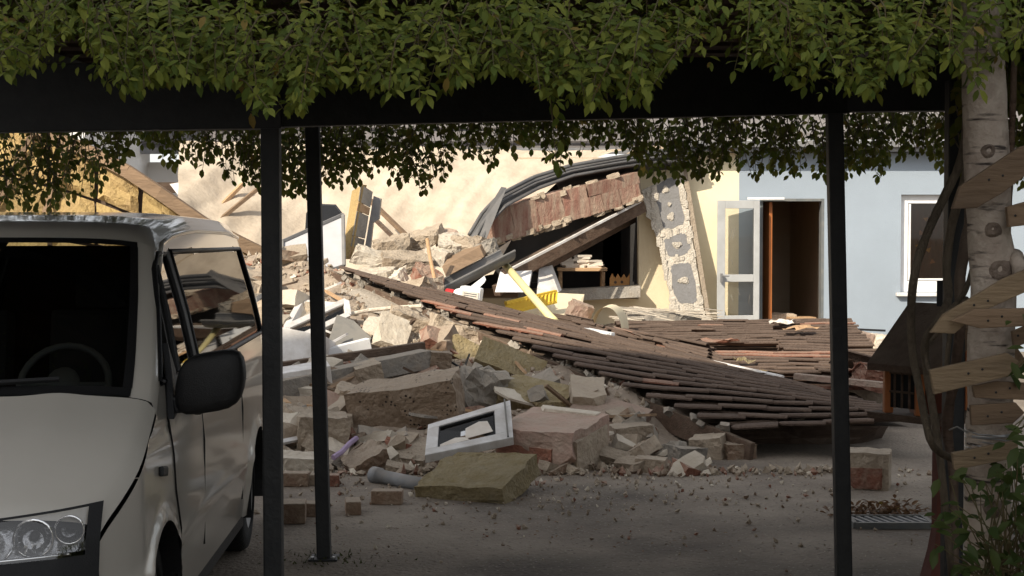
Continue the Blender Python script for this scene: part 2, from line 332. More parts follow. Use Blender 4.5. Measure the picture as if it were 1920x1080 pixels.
b = MB(); b.box((6.6, 23.9, 3.07), (8.6, .42, .16)); b.box((6.6, 23.66, 3.10), (8.6, .10, .10)); obj('eaves_gutter', b, M_zinc, bl, bevel=.01)
rf = MB(); rf.prism([(2.2, 23.7, 3.16), (11, 23.7, 3.16), (11, 28.5, 5.2), (2.2, 28.5, 5.2)], (0, 0, .1)); ro = obj('roof', rf, M_roofgrey, bl)
# window with sill, sash frame and pane
wn = MB()
for x0, x1, z0, z1 in ((WX0, WX0+.13, WZ0, WZ1), (WX1-.13, WX1, WZ0, WZ1), (WX0+.13, WX1-.13, WZ0, WZ0+.16), (WX0+.13, WX1-.13, WZ1-.13, WZ1)):
    wn.box(((x0+x1)/2, WY+.13, (z0+z1)/2), (x1-x0, .06, z1-z0))
wo = obj('window', wn, M_white, bl, bevel=.006)
wn = MB()
for x0, x1, z0, z1 in ((WX0+.14, WX0+.17, WZ0+.17, WZ1-.14), (WX1-.17, WX1-.14, WZ0+.17, WZ1-.14), (WX0+.17, WX1-.17, WZ0+.17, WZ0+.2)):
    wn.box(((x0+x1)/2, WY+.115, (z0+z1)/2), (x1-x0, .05, z1-z0))
obj('sash', wn, M_white, wo, bevel=.004)
wn = MB(); wn.box(((WX0+WX1)/2, WY+.14, (WZ0+WZ1)/2+.015), (WX1-WX0-.26, .012, WZ1-WZ0-.29)); obj('pane', wn, M_winglass, wo)
wn = MB(); wn.box(((WX0+WX1)/2, WY-.02, WZ0-.035), (WX1-WX0+.14, .16, .05)); obj('sill', wn, M_whitedirty, wo, bevel=.006)
b = MB(); b.grid(lambda u, v: Vector((lerp(WX0-.2, WX1+.2, u), WY+.42+.03*math.sin(u*40), lerp(.7, 2.5, v))), 60, 1); obj('curtain', b, M_curtain, wo)
b = MB(); b.grid(lambda u, v: Vector((lerp(WX0+.12, WX0+.26, u), WY+.36+.015*math.sin(u*20), lerp(1.1, 2.0, v))), 10, 1); obj('curtain', b, M_woolbright, wo, label='narrow yellow curtain strip')
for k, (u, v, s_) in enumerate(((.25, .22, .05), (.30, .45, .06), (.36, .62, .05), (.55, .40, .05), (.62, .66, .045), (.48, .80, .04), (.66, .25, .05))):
    b = MB(); c_ = Vector((lerp(WX0+.13, WX1-.13, u), WY+.158, lerp(WZ0+.16, WZ1-.13, v))); b.prism([c_+Vector((math.cos(a+k)*s_*r_, 0, math.sin(a+k)*s_*r_)) for a, r_ in ((0, 1), (1, .5), (2, .9), (3, .5), (4.1, 1), (5.2, .5))], (0, .004, 0)); obj('leaf_reflection', b, M_yellow if k % 2 else M_crown, wo)  # yellow leaf reflections of the pane, added as flat cut-outs behind it
# door frame and the broken concrete ledge of the torn off room
b = MB(); b.box((DX0+.02, WY+.1, 1.3), (.04, .2, 2.0)); b.box((DX1-.02, WY+.1, 1.3), (.04, .2, 2.0)); b.box(((DX0+DX1)/2, WY+.1, DZ-.02), (DX1-DX0-.08, .2, .04)); obj('door_frame', b, M_darkgrey, bl, bevel=.004)
b = MB(); b.box((DX0+.14, WY+.5, 1.28), (.05, .75, 1.94), rotm(0, 0, 6)); od = single('inner_door', b, M_orange, 'orange brown wooden door leaf standing ajar inside the dark doorway', 'door', bevel=.006)
b = MB(); b.chunk((.95, WY-.1, .87), (1.9, .5, .17), rotm(0, -3, 0), .03, 2, 2, 3); obj('broken_ledge', b, M_conc, bl)
b = MB(); b.bar((1.90, WY-.02, .8), (1.90, WY-.02, 2.6), .06, .05); obj('corner_edge', b, M_whitedirty, bl)

M_doorgrey = mat('grey white door frame', (.46, .465, .46), (.38, .38, .37), .5, 4, .05, rand=0)
# glazed door leaf folded back against the wall
def P0(x, z, y=WY): return Vector((x, y, z))
gd = thing('glass_door', 'white framed glazed door with cracked panes folded open against the cream wall', 'door', (3.4, WY-.2, .3))
hx0, hx1, gz0, gz1 = 3.04, 3.69, .42, 2.27; gy = lambda x: WY-.10-.16*(hx1-x)/.65
def gbar(b, x0, x1, z0, z1): b.prism([(x0, gy(x0), z0), (x1, gy(x1), z0), (x1, gy(x1), z1), (x0, gy(x0), z1)], (0, -.055, 0))
b = MB()
for q in ((hx0, hx0+.12, gz0, gz1), (hx1-.09, hx1, gz0, gz1), (hx0+.12, hx1-.09, gz1-.12, gz1), (hx0+.12, hx1-.09, 1.06, 1.17), (hx0+.12, hx1-.09, gz0, gz0+.14)): gbar(b, *q)
obj('frame', b, M_doorgrey, gd, bevel=.006)
for z0, z1 in ((1.17, gz1-.12), (gz0+.14, 1.06)):
    b = MB(); b.prism([(hx0+.12, gy(hx0+.12)-.02, z0), (hx1-.09, gy(hx1-.09)-.02, z0), (hx1-.09, gy(hx1-.09)-.02, z1), (hx0+.12, gy(hx0+.12)-.02, z1)], (0, -.008, 0)); pn = obj('pane', b, M_glass, gd)
b = MB(); b.box((hx0+.06, gy(hx0)-.09, 1.12), (.03, .06, .14)); b.bar((hx0+.06, gy(hx0)-.12, 1.15), (hx0+.17, gy(hx0)-.12, 1.15), .02, .02); obj('handle', b, M_zinc, gd, bevel=.004)
b = MB()
rr = random.Random(4)
for k in range(7):                                   # crack lines in the glass, thin raised splinters
    x = rr.uniform(hx0+.16, hx1-.12); z = rr.uniform(.6, 2.1); l = rr.uniform(.05, .25); a = rr.uniform(-.6, .6)
    if 1.03 < z+l or z < 1.18 and z+l > 1.03: z = rr.uniform(1.25, 1.8)
    b.bar((x, gy(x)-.034, z), (x+math.sin(a)*l*.5, gy(x)-.034, z+l*.8), .004, .004, (0, 1, 0))
o = obj('splinter', b, M_conc, gd); o['kind'] = 'stuff'
b = MB(); b.box((hx1+.1, WY-.08, 2.30), (.55, .05, .035)); obj('closer_arm', b, M_white, gd, bevel=.004)

# stuff in the doorway
b = MB(); b.box((4.42, 24.5, .40), (.42, .3, .2), rotm(0, 0, 8)); single('wooden_box', b, M_woodpale, 'pale wooden crate lying just inside the dark doorway', 'crate', bevel=.01)
b = MB(); b.chunk((4.1, 24.7, .42), (.5, .4, .24), None, .08, 3, 2, 9); single('plaster_lump', b, M_mortar, 'lump of fallen plaster beside the wooden crate in the doorway', 'rubble')
b = MB(); b.box((4.15, 24.35, .345), (.5, .18, .05), rotm(0, 4, -10)); single('loose_board', b, M_woodpale, 'short pale board lying flat in front of the crate in the doorway', 'board', bevel=.005)

# leaning strip of facade insulation with adhesive marks
def Q(px, py, Y): return P(px, py, Y)
sp = thing('facade_strip', 'tall leaning facade insulation strip with dried adhesive rings against the cream wall', 'insulation panel', (2.5, 23.6, .3))
t0, t1, b0, b1 = Q(1213, 352, 23.85), Q(1288, 318, 23.85), Q(1264, 594, 23.45), Q(1332, 600, 23.45)
def sq(u, v, d=0): return lerp(lerp(t0, t1, u), lerp(b0, b1, u), v)+Vector((0, -d, 0))
b = MB(); rr = random.Random(3)
n = 24
left = [sq(-.01+rr.uniform(-.04, .05)-(.12 if k < 6 else 0), k/n) for k in range(n+1)]; right = [sq(.86, k/n) for k in range(n+1)]
b.prism(left+right[::-1], (0, .07, 0)); obj('base_board', b, M_glue, sp)
b = MB(); b.prism([sq(.88, -.06), sq(1.0, -.1), sq(1.02, 1.0), sq(.9, 1.0)], (0, .1, 0)); obj('edge_bead', b, M_mortar, sp)
for v0, v1 in ((.0, .355), (.40, .555), (.60, .90)):       # grey recesses between the raised adhesive rims
    poly = []
    for k in range(28):
        a = 2*math.pi*k/28; ca, sa = math.cos(a), math.sin(a)
        pu = .45+.30*math.copysign(abs(ca)**.45, ca)+rr.uniform(-.035, .035); pv = (v0+v1)/2+(v1-v0)/2*math.copysign(abs(sa)**.45, sa)*.96+rr.uniform(-.006, .006)
        poly.append(sq(pu, pv, .004))
    b = MB(); b.prism(poly, (0, .006, 0)); obj('grey_field', b, M_adh, sp)
for cu, cv, ru, rv in ((.42, .07, .14, .05), (.45, .18, .08, .03), (.43, .27, .15, .055), (.45, .475, .20, .045), (.45, .73, .22, .045), (.14, .08, .18, .12)):
    b = MB(); c0 = sq(cu, cv, .02)
    for lay_, k_ in ((0, 1.0), (.014, .72)):
        poly = []
        for k in range(22):
            a = 2*math.pi*k/22; r_ = k_*(1+.16*math.sin(a*3+cv*40)+rr.uniform(-.10, .10)); poly.append(c0+Vector((math.cos(a)*ru*.36*r_, -lay_, math.sin(a)*rv*1.15*r_)))
        b.prism(poly, (0, .016, 0))
    obj('adhesive_blob', b, M_glue, sp, bevel=.004)
b = MB(); rr = random.Random(9)
for k in range(70):
    v = rr.random(); u = rr.choice((.03, .8, .02, .83)) if rr.random() < .8 else rr.uniform(0, .8)
    if u not in (.03, .8, .02, .83): v = rr.choice((.38, .575, .93))
    b.chunk(sq(u+rr.uniform(-.04, .04), v, .01), (rr.uniform(.03, .08), .022, rr.uniform(.05, .16)), rotm(0, rr.uniform(-14, 4), 0), .12, 1, 2, k)
o = obj('adhesive_rim', b, M_glue, sp); o['kind'] = 'stuff'

# ------------------------------------------------------------------ house behind with grey roof, white gable
nh = thing('rear_house', 'white rendered house with a grey tiled roof behind the collapsed one', 'house', (-4, 31, 0))
b = MB(); b.box((-6, 33, 1.6), (20, .3, 3.2)); b.box((-10.2, 30.5, 2.6), (5.5, 5, 5.2)); obj('wall', b, M_wallwhite, nh)
b = MB(); b.prism([(-9.0, 32.3, 3.42), (4.6, 32.3, 3.42), (4.6, 38, 7.6), (-9.0, 38, 7.6)], (0, 0, .12)); rfo = obj('roof', b, M_roofgrey, nh)
b = MB()
for k in range(6):
    t = k/14; b.box((-2.2, 32.25+5.7*t, 3.59+4.18*t), (13.6, .05, .05), rotm(36, 0, 0))
o = obj('tile_course', b, M_roofgrey, rfo); o['kind'] = 'stuff'
b = MB(); b.box((-2.2, 32.2, 3.40), (13.6, .14, .12)); obj('gutter', b, M_zinc, nh)

# unseen hedge added beside the camera, keeps sky light off the van
hd = thing('added_hedge', 'unseen hedge added right of the yard to darken the van side', 'hedge', (5.4, 4, 0))
b = MB(); b.grid(lambda u, v: Vector((5.3+.35*math.cos(v*math.pi)*-1+.12*fnoise(u*9, v*4, 1, 3), lerp(-6, 10.6, u), 4.6*math.sin(v*math.pi)**.35+.12*fnoise(u*12, v*5, 1, 8))), 60, 14); obj('core', b, M_moss, hd)
b = MB(); rr = random.Random(44)
for k in range(6500):
    p = Vector((4.9+rr.gauss(0, .10), rr.uniform(-6, 10.7), rr.uniform(0, 4.6))); m3 = rotm(rr.uniform(0, 360), rr.uniform(0, 360), rr.uniform(0, 360)); s_ = rr.uniform(.08, .15)
    b.add([p+m3@Vector(q)*s_ for q in ((0, 0, 0), (.5, .35, .05), (1, 0, 0), (.5, -.35, .05))], [(0, 1, 2, 3)])
o = obj('foliage', b, M_leafshrub, hd); o['kind'] = 'stuff'

# unseen block added behind the camera to cast the yard's shade
fl = thing('shade_block', 'unseen four storey block added behind the yard to cast its shade', 'building', (-12, -6, 0))
b = MB(); b.box((-14, -6, 6.4), (22, 14, 12.8)); obj('wall', b, M_wallwhite, fl)
b = MB(); b.box((-14, -6, 12.86), (22.4, 14.4, .1)); obj('roof', b, M_roofgrey, fl)
for i in range(4):
    for j in range(4):
        b = MB(); b.box((-2.985, -13+j*4, 1.7+i*3.1), (.05, 1.2, 1.4)); w_ = obj('window', b, M_white, fl)
        b = MB(); b.box((-2.95, -13+j*4, 1.7+i*3.1), (.03, 1.0, 1.2)); obj('pane', b, M_winglass, w_)

# ------------------------------------------------------------------ collapsed sheet wall (beige) behind the rubble
sh = MB()
TOP = [(330, 262), (420, 266), (560, 270), (700, 276), (900, 280), (1060, 283), (1190, 280)]
BOT = [(330, 400), (400, 440), (480, 480), (600, 560), (760, 540), (900, 520), (1190, 470)]
def sheet(a, v):
    px = lerp(335, lerp(1190, 925, v**.5), a); Yt, Yb = 25.0, 22.4
    top = P(px, interp(TOP, px), Yt); bot = P(px, interp(BOT, px), Yb)
    q = lerp(top, bot, v)
    d = .16*fnoise(px*.01, v*2, .8, 5)+.035*fnoise(px*.03, v*5, 1, 4)+.06*fnoise(px*.012+v*2.0, v*.6, 3, 2)
    s_ = (px-380)*.8-(1-v)*0+v*150                      # folds running down to the lower right
    d += .09*math.exp(-((s_-60-v*40)/16)**2)+.07*math.exp(-((s_-105-v*60)/12)**2)+.05*math.exp(-((s_-330)/14)**2)*v+.05*math.exp(-((s_-365)/12)**2)*v
    return q+Vector((0, -d, d*.3))
sh.grid(sheet, 130, 40)
ps = obj('ceiling_sheet', sh, M_sheet, None, smooth=True)
tag(ps, 'large crumpled beige plasterboard ceiling sheet tilted behind the rubble', 'ceiling sheet')
b = MB(); b.bar(P(700, 408, 22.3), P(772, 478, 21.8), .05, .05); single('thin_batten', b, M_wooddark, 'thin dark batten lying across the beige ceiling sheet', 'batten')
b = MB(); b.bar(P(395, 405, 23.2), P(455, 345, 23.6), .06, .05); single('long_lath', b, M_woodpale, 'thin brown lath stuck along the fold of the beige sheet', 'lath')

# yellow insulated roof end on the far left
yl = thing('insulated_roof_end', 'broken roof end showing yellow mineral wool between brown rafters', 'collapsed roof', P(240, 470, 21.8))
def ypt(px, py, d=0): return P(px, py, 22.2-d-(px/490)*.5)
edge = [(-260, 150), (60, 235), (180, 290), (240, 322), (300, 362), (380, 418), (440, 450), (500, 480)]
rr = random.Random(5)
cols = [-260, -140, -20, 92, 180, 262, 345, 420, 500]
for i in range(len(cols)-1):
    x0, x1 = cols[i], cols[i+1]; ys0, ys1 = interp(edge, x0), interp(edge, x1)
    for k in range(3):
        a0, a1 = k/3, (k+1)/3; bot = 545
        q = [ypt(x0+4+rr.uniform(-4, 4), lerp(ys0, bot, a0)+4, rr.uniform(0, .05)), ypt(x1-3, lerp(ys1, bot, a0)+3), ypt(x1-3, lerp(ys1, bot, a1)-2), ypt(x0+4, lerp(ys0, bot, a1)-2)]
        b = MB(); n_ = 6
        b.grid(lambda u, v: lerp(lerp(q[0], q[1], u), lerp(q[3], q[2], u), v)+Vector((0, -.08*math.sin(u*math.pi)**.5*math.sin(v*math.pi)**.5-.08*fnoise(u*3+i, v*3+k, 1.5), 0)), n_, n_)
        obj('wool_batt', b, M_woolbright, yl, smooth=False)
b = MB()
b.grid(lambda u, v: ypt(lerp(-260, 500, u), lerp(interp(edge, lerp(-260, 500, u))+6, 560, v), -.10), 20, 2); obj('backing_board', b, M_wooddark, yl)
for (x0, y0), (x1, y1) in zip(edge, edge[1:]):
    b = MB(); b.bar(ypt(x0, y0, .12), ypt(x1, y1, .12), .12, .17); obj('rafter', b, M_wood, yl)
for x0, y0, x1, y1 in ((-10, 395, 60, 250), (84, 400, 128, 262), (150, 420, 300, 470)):
    b = MB(); b.bar(ypt(x0, y0, .16), ypt(x1, y1, .16), .05, .07); obj('lath', b, M_wood, yl)
b = MB(); b.prism([P(318, 345, 24), P(348, 340, 24), P(392, 396, 23.6), P(360, 400, 23.6)], (0, .2, 0)); single('white_beam', b, M_whitedirty, 'pale broken beam leaning beside the yellow insulated roof end', 'beam')
for i, (a, c, m, lab) in enumerate(((P(402, 420, 22.9), P(486, 352, 23.3), M_wood, 'brown lath slanting up towards the thicker post'), (P(690, 372, 22.9), P(770, 450, 22.2), M_wood, 'thin brown lath leaning on the sheet right of the standing slab'))):
    b = MB(); b.bar(a, c, .07, .05); single('lath', b, m, lab, 'lath')
b = MB(); b.box(P(322, 352, 24.6), (.5, .3, .16)); single('dark_box_beam', b, M_wooddark, 'short dark beam end under the white gable', 'beam')
# ------------------------------------------------------------------ white van
VF = Vector((-2.290, 5.2, 0)); YAW = .036
VB = Vector((-math.sin(YAW), math.cos(YAW), 0)); VR = Vector((math.cos(YAW), math.sin(YAW), 0))
def V(u, w, z): return VF+VB*u+VR*w+Vector((0, 0, z))
van = thing('parked_van', 'white delivery van with dark windows parked under the pergola', 'van', VF)
TOPP = [(.08, .86), (.12, .905), (.18, .94), (.3, 1.0), (.55, 1.115), (.80, 1.215), (.87, 1.25), (1.62, 1.835), (1.70, 1.875), (1.85, 1.905), (2.2, 1.935), (3.0, 1.955), (4.2, 1.94), (4.7, 1.90), (4.86, 1.82)]
def ztop(u): return (interp(TOPP, u-.03)+interp(TOPP, u)*2+interp(TOPP, u+.03))/4
LAT = [(.25, .92), (.35, .935), (.45, .95), (.60, .955), (.75, .953), (.95, .948), (1.05, .94), (1.2, .922), (1.28, .910), (1.5, .862), (1.84, .765), (2.0, .72)]
def W(u, z):
    w = (interp(LAT, z-.03)+interp(LAT, z)+interp(LAT, z+.03))/3
    if u < .75: w -= .085*((.75-u)/.45)**2
    if u > 4.5: w -= .07*((u-4.5)/.36)**2
    if u < 1.7 and z > 1.0: w -= .02*(z-1.0)*(1.7-u)
    return w
def shift(ue): return .2*(1-sm(2.0, 3.2, ue))
DROP = .10
def Sh(u):                                               # shoulder line of the body at u: height and half width
    ue = max(.08, u-shift(u)); z = ztop(ue)-DROP; return z, W(u, z)
def Top(ue, q):                                          # bonnet, windscreen, roof; q in -1..1 across
    u = ue+shift(ue)*q*q; zt = ztop(ue)-DROP; w = W(u, zt)
    return V(u, w*q, zt+DROP*(max(0, 1-abs(q)**4.2))**(1/4.2))
def Side(u, z, d=0, s=1): return V(u, s*(W(u, z)+d), z)
AX = ((1.02, .345), (4.02, .345)); RW = .375
def inarch(u, z): return any((u-a)**2+(z-h)**2 < RW**2 for a, h in AX)
NU, NZ = 150, 44
def side_grid(s):
    b = MB(); pos = {}
    def pt(i, j):
        u = lerp(.29, 4.86, i/NU); zs, _ = Sh(u); z = lerp(.27+.05*sm(.9, .5, u), zs, j/NZ)
        for a, h in AX:                                  # snap the rim of the arch
            d = math.hypot(u-a, z-h)
            if abs(d-RW) < .022 and z > .2: k = RW/d; u, z = a+(u-a)*k, h+(z-h)*k
        dent = .010*math.exp(-((z-1.06)/.02)**2)-.012*math.exp(-((z-.58)/.03)**2)
        fl = 0
        for a, h in AX:
            d = math.hypot(u-a, z-h); fl = max(fl, .022*math.exp(-((d-RW-.015)/.03)**2))
        return Side(u, z, fl-dent*.6, s), u, z
    g_ = [[pt(i, j) for j in range(NZ+1)] for i in range(NU+1)]
    vs = [p[0] for r_ in g_ for p in r_]; fs = []
    for i in range(NU):
        for j in range(NZ):
            uc = sum(g_[a][c][1] for a in (i, i+1) for c in (j, j+1))/4; zc = sum(g_[a][c][2] for a in (i, i+1) for c in (j, j+1))/4
            if inarch(uc, zc): continue
            if any(inwin(uc, zc, wp) for wp in WINS): continue
            k = NZ+1; fs.append((i*k+j, (i+1)*k+j, (i+1)*k+j+1, i*k+j+1))
    b.add(vs, fs); return b
# side windows as (u, z) polygons
WINS = [[(1.20, 1.25), (2.02, 1.23), (2.02, 1.755), (1.84, 1.76), (1.68, 1.70)], [(2.16, 1.225), (4.55, 1.235), (4.50, 1.745), (2.16, 1.765)]]
def inwin(u, z, poly):
    c = False; n = len(poly)
    for i in range(n):
        (x0, y0), (x1, y1) = poly[i], poly[(i+1) % n]
        if (y0 > z) != (y1 > z) and u < (x1-x0)*(z-y0)/(y1-y0)+x0: c = not c
    return c
bd = side_grid(1); b2 = side_grid(-1); bd.add(b2.v, b2.f)
bd.grid(lambda a, q: Top(lerp(1.62, 4.86, a), lerp(-1, 1, q)), 70, 30)                       # roof
for s in (-1, 1):                                         # A pillars and scuttle beside the windscreen
    bd.grid(lambda a, q: Top(lerp(.84, 1.62, a), s*lerp(.895, 1, q)), 30, 6)
bd.grid(lambda a, q: V(4.86, lerp(-1, 1, q)*W(4.86, lerp(.3, 1.70, a)), lerp(.3, 1.76, a)), 10, 6)
body = obj('body', bd, M_paint, van, smooth=True)
bn = MB(); bn.grid(lambda a, q: Top(lerp(.10, .835, a), lerp(-.999, .999, q))+Vector((0, 0, .012*math.exp(-((abs(lerp(-.999, .999, q))-.62)/.10)**2)*sm(0, .5, a))), 30, 60); obj('bonnet', bn, M_paint, van, smooth=True)
b = MB(); b.grid(lambda a, q: Top(lerp(.10, .835, a), lerp(-.99, .99, q))+Vector((0, 0, -.02)), 12, 20); obj('under_bonnet', b, M_black, van)
wsn = MB(); wsn.grid(lambda a, q: Top(lerp(.845, 1.605, a), lerp(-.90, .90, q))+Vector((0, 0, .002)), 20, 24); wso = obj('windscreen', wsn, M_tint, van, smooth=True)
for a0, a1, q0, q1 in ((.84, .885, -.90, .90), (1.585, 1.615, -.90, .90), (.885, 1.585, .865, .903), (.885, 1.585, -.903, -.865)):
    b = MB(); b.grid(lambda a, q: Top(lerp(a0, a1, a), lerp(q0, q1, q))+Vector((0, -.004, .005)), 12, 20); obj('black_border', b, M_black, wso, smooth=True)
for k, (u0, u1) in enumerate(((.1, .62), (-.5, .05))):
    b = MB(); b.tube([Top(.875, u0)+Vector((0, -.02, .02)), Top(.885, (u0+u1)/2)+Vector((0, -.02, .02)), Top(.90, u1)+Vector((0, -.02, .02))], .012, 6); obj('wiper', b, M_black, wso)
# side glass
for s in (1, -1):
    for i, wp in enumerate(WINS):
        us = [p[0] for p in wp]; zs = [p[1] for p in wp]
        b = MB(); n_ = 10
        def tri(u, v):
            uu = lerp(min(us), max(us), u); ys = []
            for (x0, y0), (x1, y1) in zip(wp, wp[1:]+wp[:1]):
                if x0 != x1 and min(x0, x1)-1e-6 <= uu <= max(x0, x1)+1e-6: ys.append(y0+(y1-y0)*(uu-x0)/(x1-x0))
            lo, hi = min(ys), max(ys); return Side(uu, lerp(lo-.015, hi+.015, v), -.002, s)
        b.grid(tri, 24, 12); so = obj('side_window', b, M_side if i == 1 else M_glass if False else M_tint, van, smooth=True)
        b = MB(); rim = []
        for (x0, y0), (x1, y1) in zip(wp, wp[1:]+wp[:1]):
            for t in range(6): rim.append(Side(lerp(x0, x1, t/6), lerp(y0, y1, t/6), .001, s))
        b.tube(rim+[rim[0]], .013, 6, False); obj('seal', b, M_black, so, smooth=True)
    b = MB(); b.grid(lambda u, v: Side(lerp(2.02, 2.16, u), lerp(1.225, 1.765, v), .003, s), 4, 10); obj('pillar_trim', b, M_black, van, smooth=True)
    b = MB(); b.tube([Side(1.60, 1.26, 0, s), Side(1.66, 1.5, 0, s), Side(1.72, 1.71, 0, s)], .018, 6); obj('quarter_bar', b, M_black, van)
    # panel gaps: thin dark strips along door edges and roof gutter
    for pl, r_ in (([(2.09, .42), (2.09, .9), (2.09, 1.22)], .006), ([(1.30, .95), (1.26, 1.1), (1.31, 1.25)], .006), ([(3.42, .40), (3.42, .9), (3.42, 1.22)], .006), ([(1.38, .42), (1.42, .62), (1.32, .80), (1.30, .95)], .006), ([(2.1, 1.03), (3.3, 1.03), (4.7, 1.03)], .005)):
        b = MB(); b.tube([Side(u, z, .001, s) for u, z in pl], r_, 5); obj('panel_gap', b, M_black, van)
    b = MB(); b.tube([Side(1.75+k*.26, Sh(1.75+k*.26)[0]+.004, .002, s) for k in range(12)], .012, 6); obj('roof_gutter', b, M_paint, van, smooth=True)
    b = MB(); b.box(Side(1.92, 1.06, .022, s), (.16, .035, .03), Matrix((VB, VR, Vector((0, 0, 1)))).transposed()); obj('handle', b, M_black, van, bevel=.008)
    # turn signal in the wing
    b = MB(); b.box(Side(1.02, .92, .010, s), (.11, .02, .04), Matrix((VB, VR, Vector((0, 0, 1)))).transposed()@rotm(0, 8, 0)); obj('indicator', b, M_black, van, bevel=.008)
    # wheel housings, wheels
    for a, h in AX:
        b = MB(); ring = []
        b.grid(lambda t, d: V(a+math.cos(lerp(-.25, math.pi+.25, t))*(RW-.004), s*lerp(W(a, .6)+.012, .60, d), h+math.sin(lerp(-.25, math.pi+.25, t))*(RW-.004)), 28, 3); obj('wheel_arch', b, M_black, van)
        b = MB(); c_ = V(a, s*.90, .335); ax_ = VR*s
        b.lathe([(.20, -.18), (.30, -.18), (.335, -.15), (.335, -.03), (.315, .0), (.21, .012), (.205, -.02), (.20, -.18)], c_, ax_, 36); wh = obj('wheel', b, M_rubber, van, smooth=True)
        b = MB(); b.lathe([(.208, .0), (.19, -.01), (.17, -.05), (.09, -.03), (.06, -.005), (0, 0)], c_, ax_, 36); obj('rim', b, M_zinc, wh, smooth=True)
    b = MB(); b.bar(V(1.42, s*.90, .27), V(3.62, s*.90, .27), .05, .10); obj('side_sill', b, M_black, van)
b = MB(); b.box(V(2.45, 0, .30), (1.66, 4.3, .06), rotm(0, 0, math.degrees(YAW))); obj('underbody', b, M_black, van)
# nose
NOSE = [(.22, .10), (.30, .05), (.42, .02), (.55, .0), (.62, .0), (.70, .02), (.80, .05), (.87, .085), (.93, .12)]
def Front(q, z, d=0):
    w = W(.32, max(.5, min(z, .8)))*q
    return V(interp(NOSE, z)+.2*q*q+.10*max(0, abs(q)-.85)**1.2*2-d, w, z)
def ftop(q): return .868+.055*abs(q)**2
LZ0 = lambda q: .725+.03*abs(q)
def inlamp(q, z): return .52 < abs(q) < .945 and LZ0(q) < z < ftop(q)-.012
b = MB(); b.grid(lambda q, z: Front(lerp(-1, 1, q), lerp(.24, .70, z)), 60, 16); obj('bumper', b, M_black, van, smooth=True)
b = MB(); b.grid(lambda q, z: Front(lerp(-1, 1, q), lerp(.60, .715, z), .012), 60, 6); obj('bumper_skin', b, M_black, van, smooth=True)
b = MB()
b.grid(lambda q, z: Front(lerp(-1, 1, q), lerp(.70, ftop(lerp(-1, 1, q)), z), .0), 80, 24, skip=lambda i, j: inlamp(lerp(-1, 1, (i+.5)/80), lerp(.70, ftop(lerp(-1, 1, (i+.5)/80)), (j+.5)/24))); obj('front_panel', b, M_black, van, smooth=True)
for k in range(3):
    b = MB(); b.tube([Front(q/10*.5, .745+k*.04, .012) for q in range(-10, 11)], .011, 6); obj('grille_slat', b, M_chrome if k == 1 else M_black, van, smooth=True)
M_lamp = mat('lamp housing', (.45, .45, .46), (.25, .25, .26), .25, 14, .3, 25, metal=.9, rand=0)
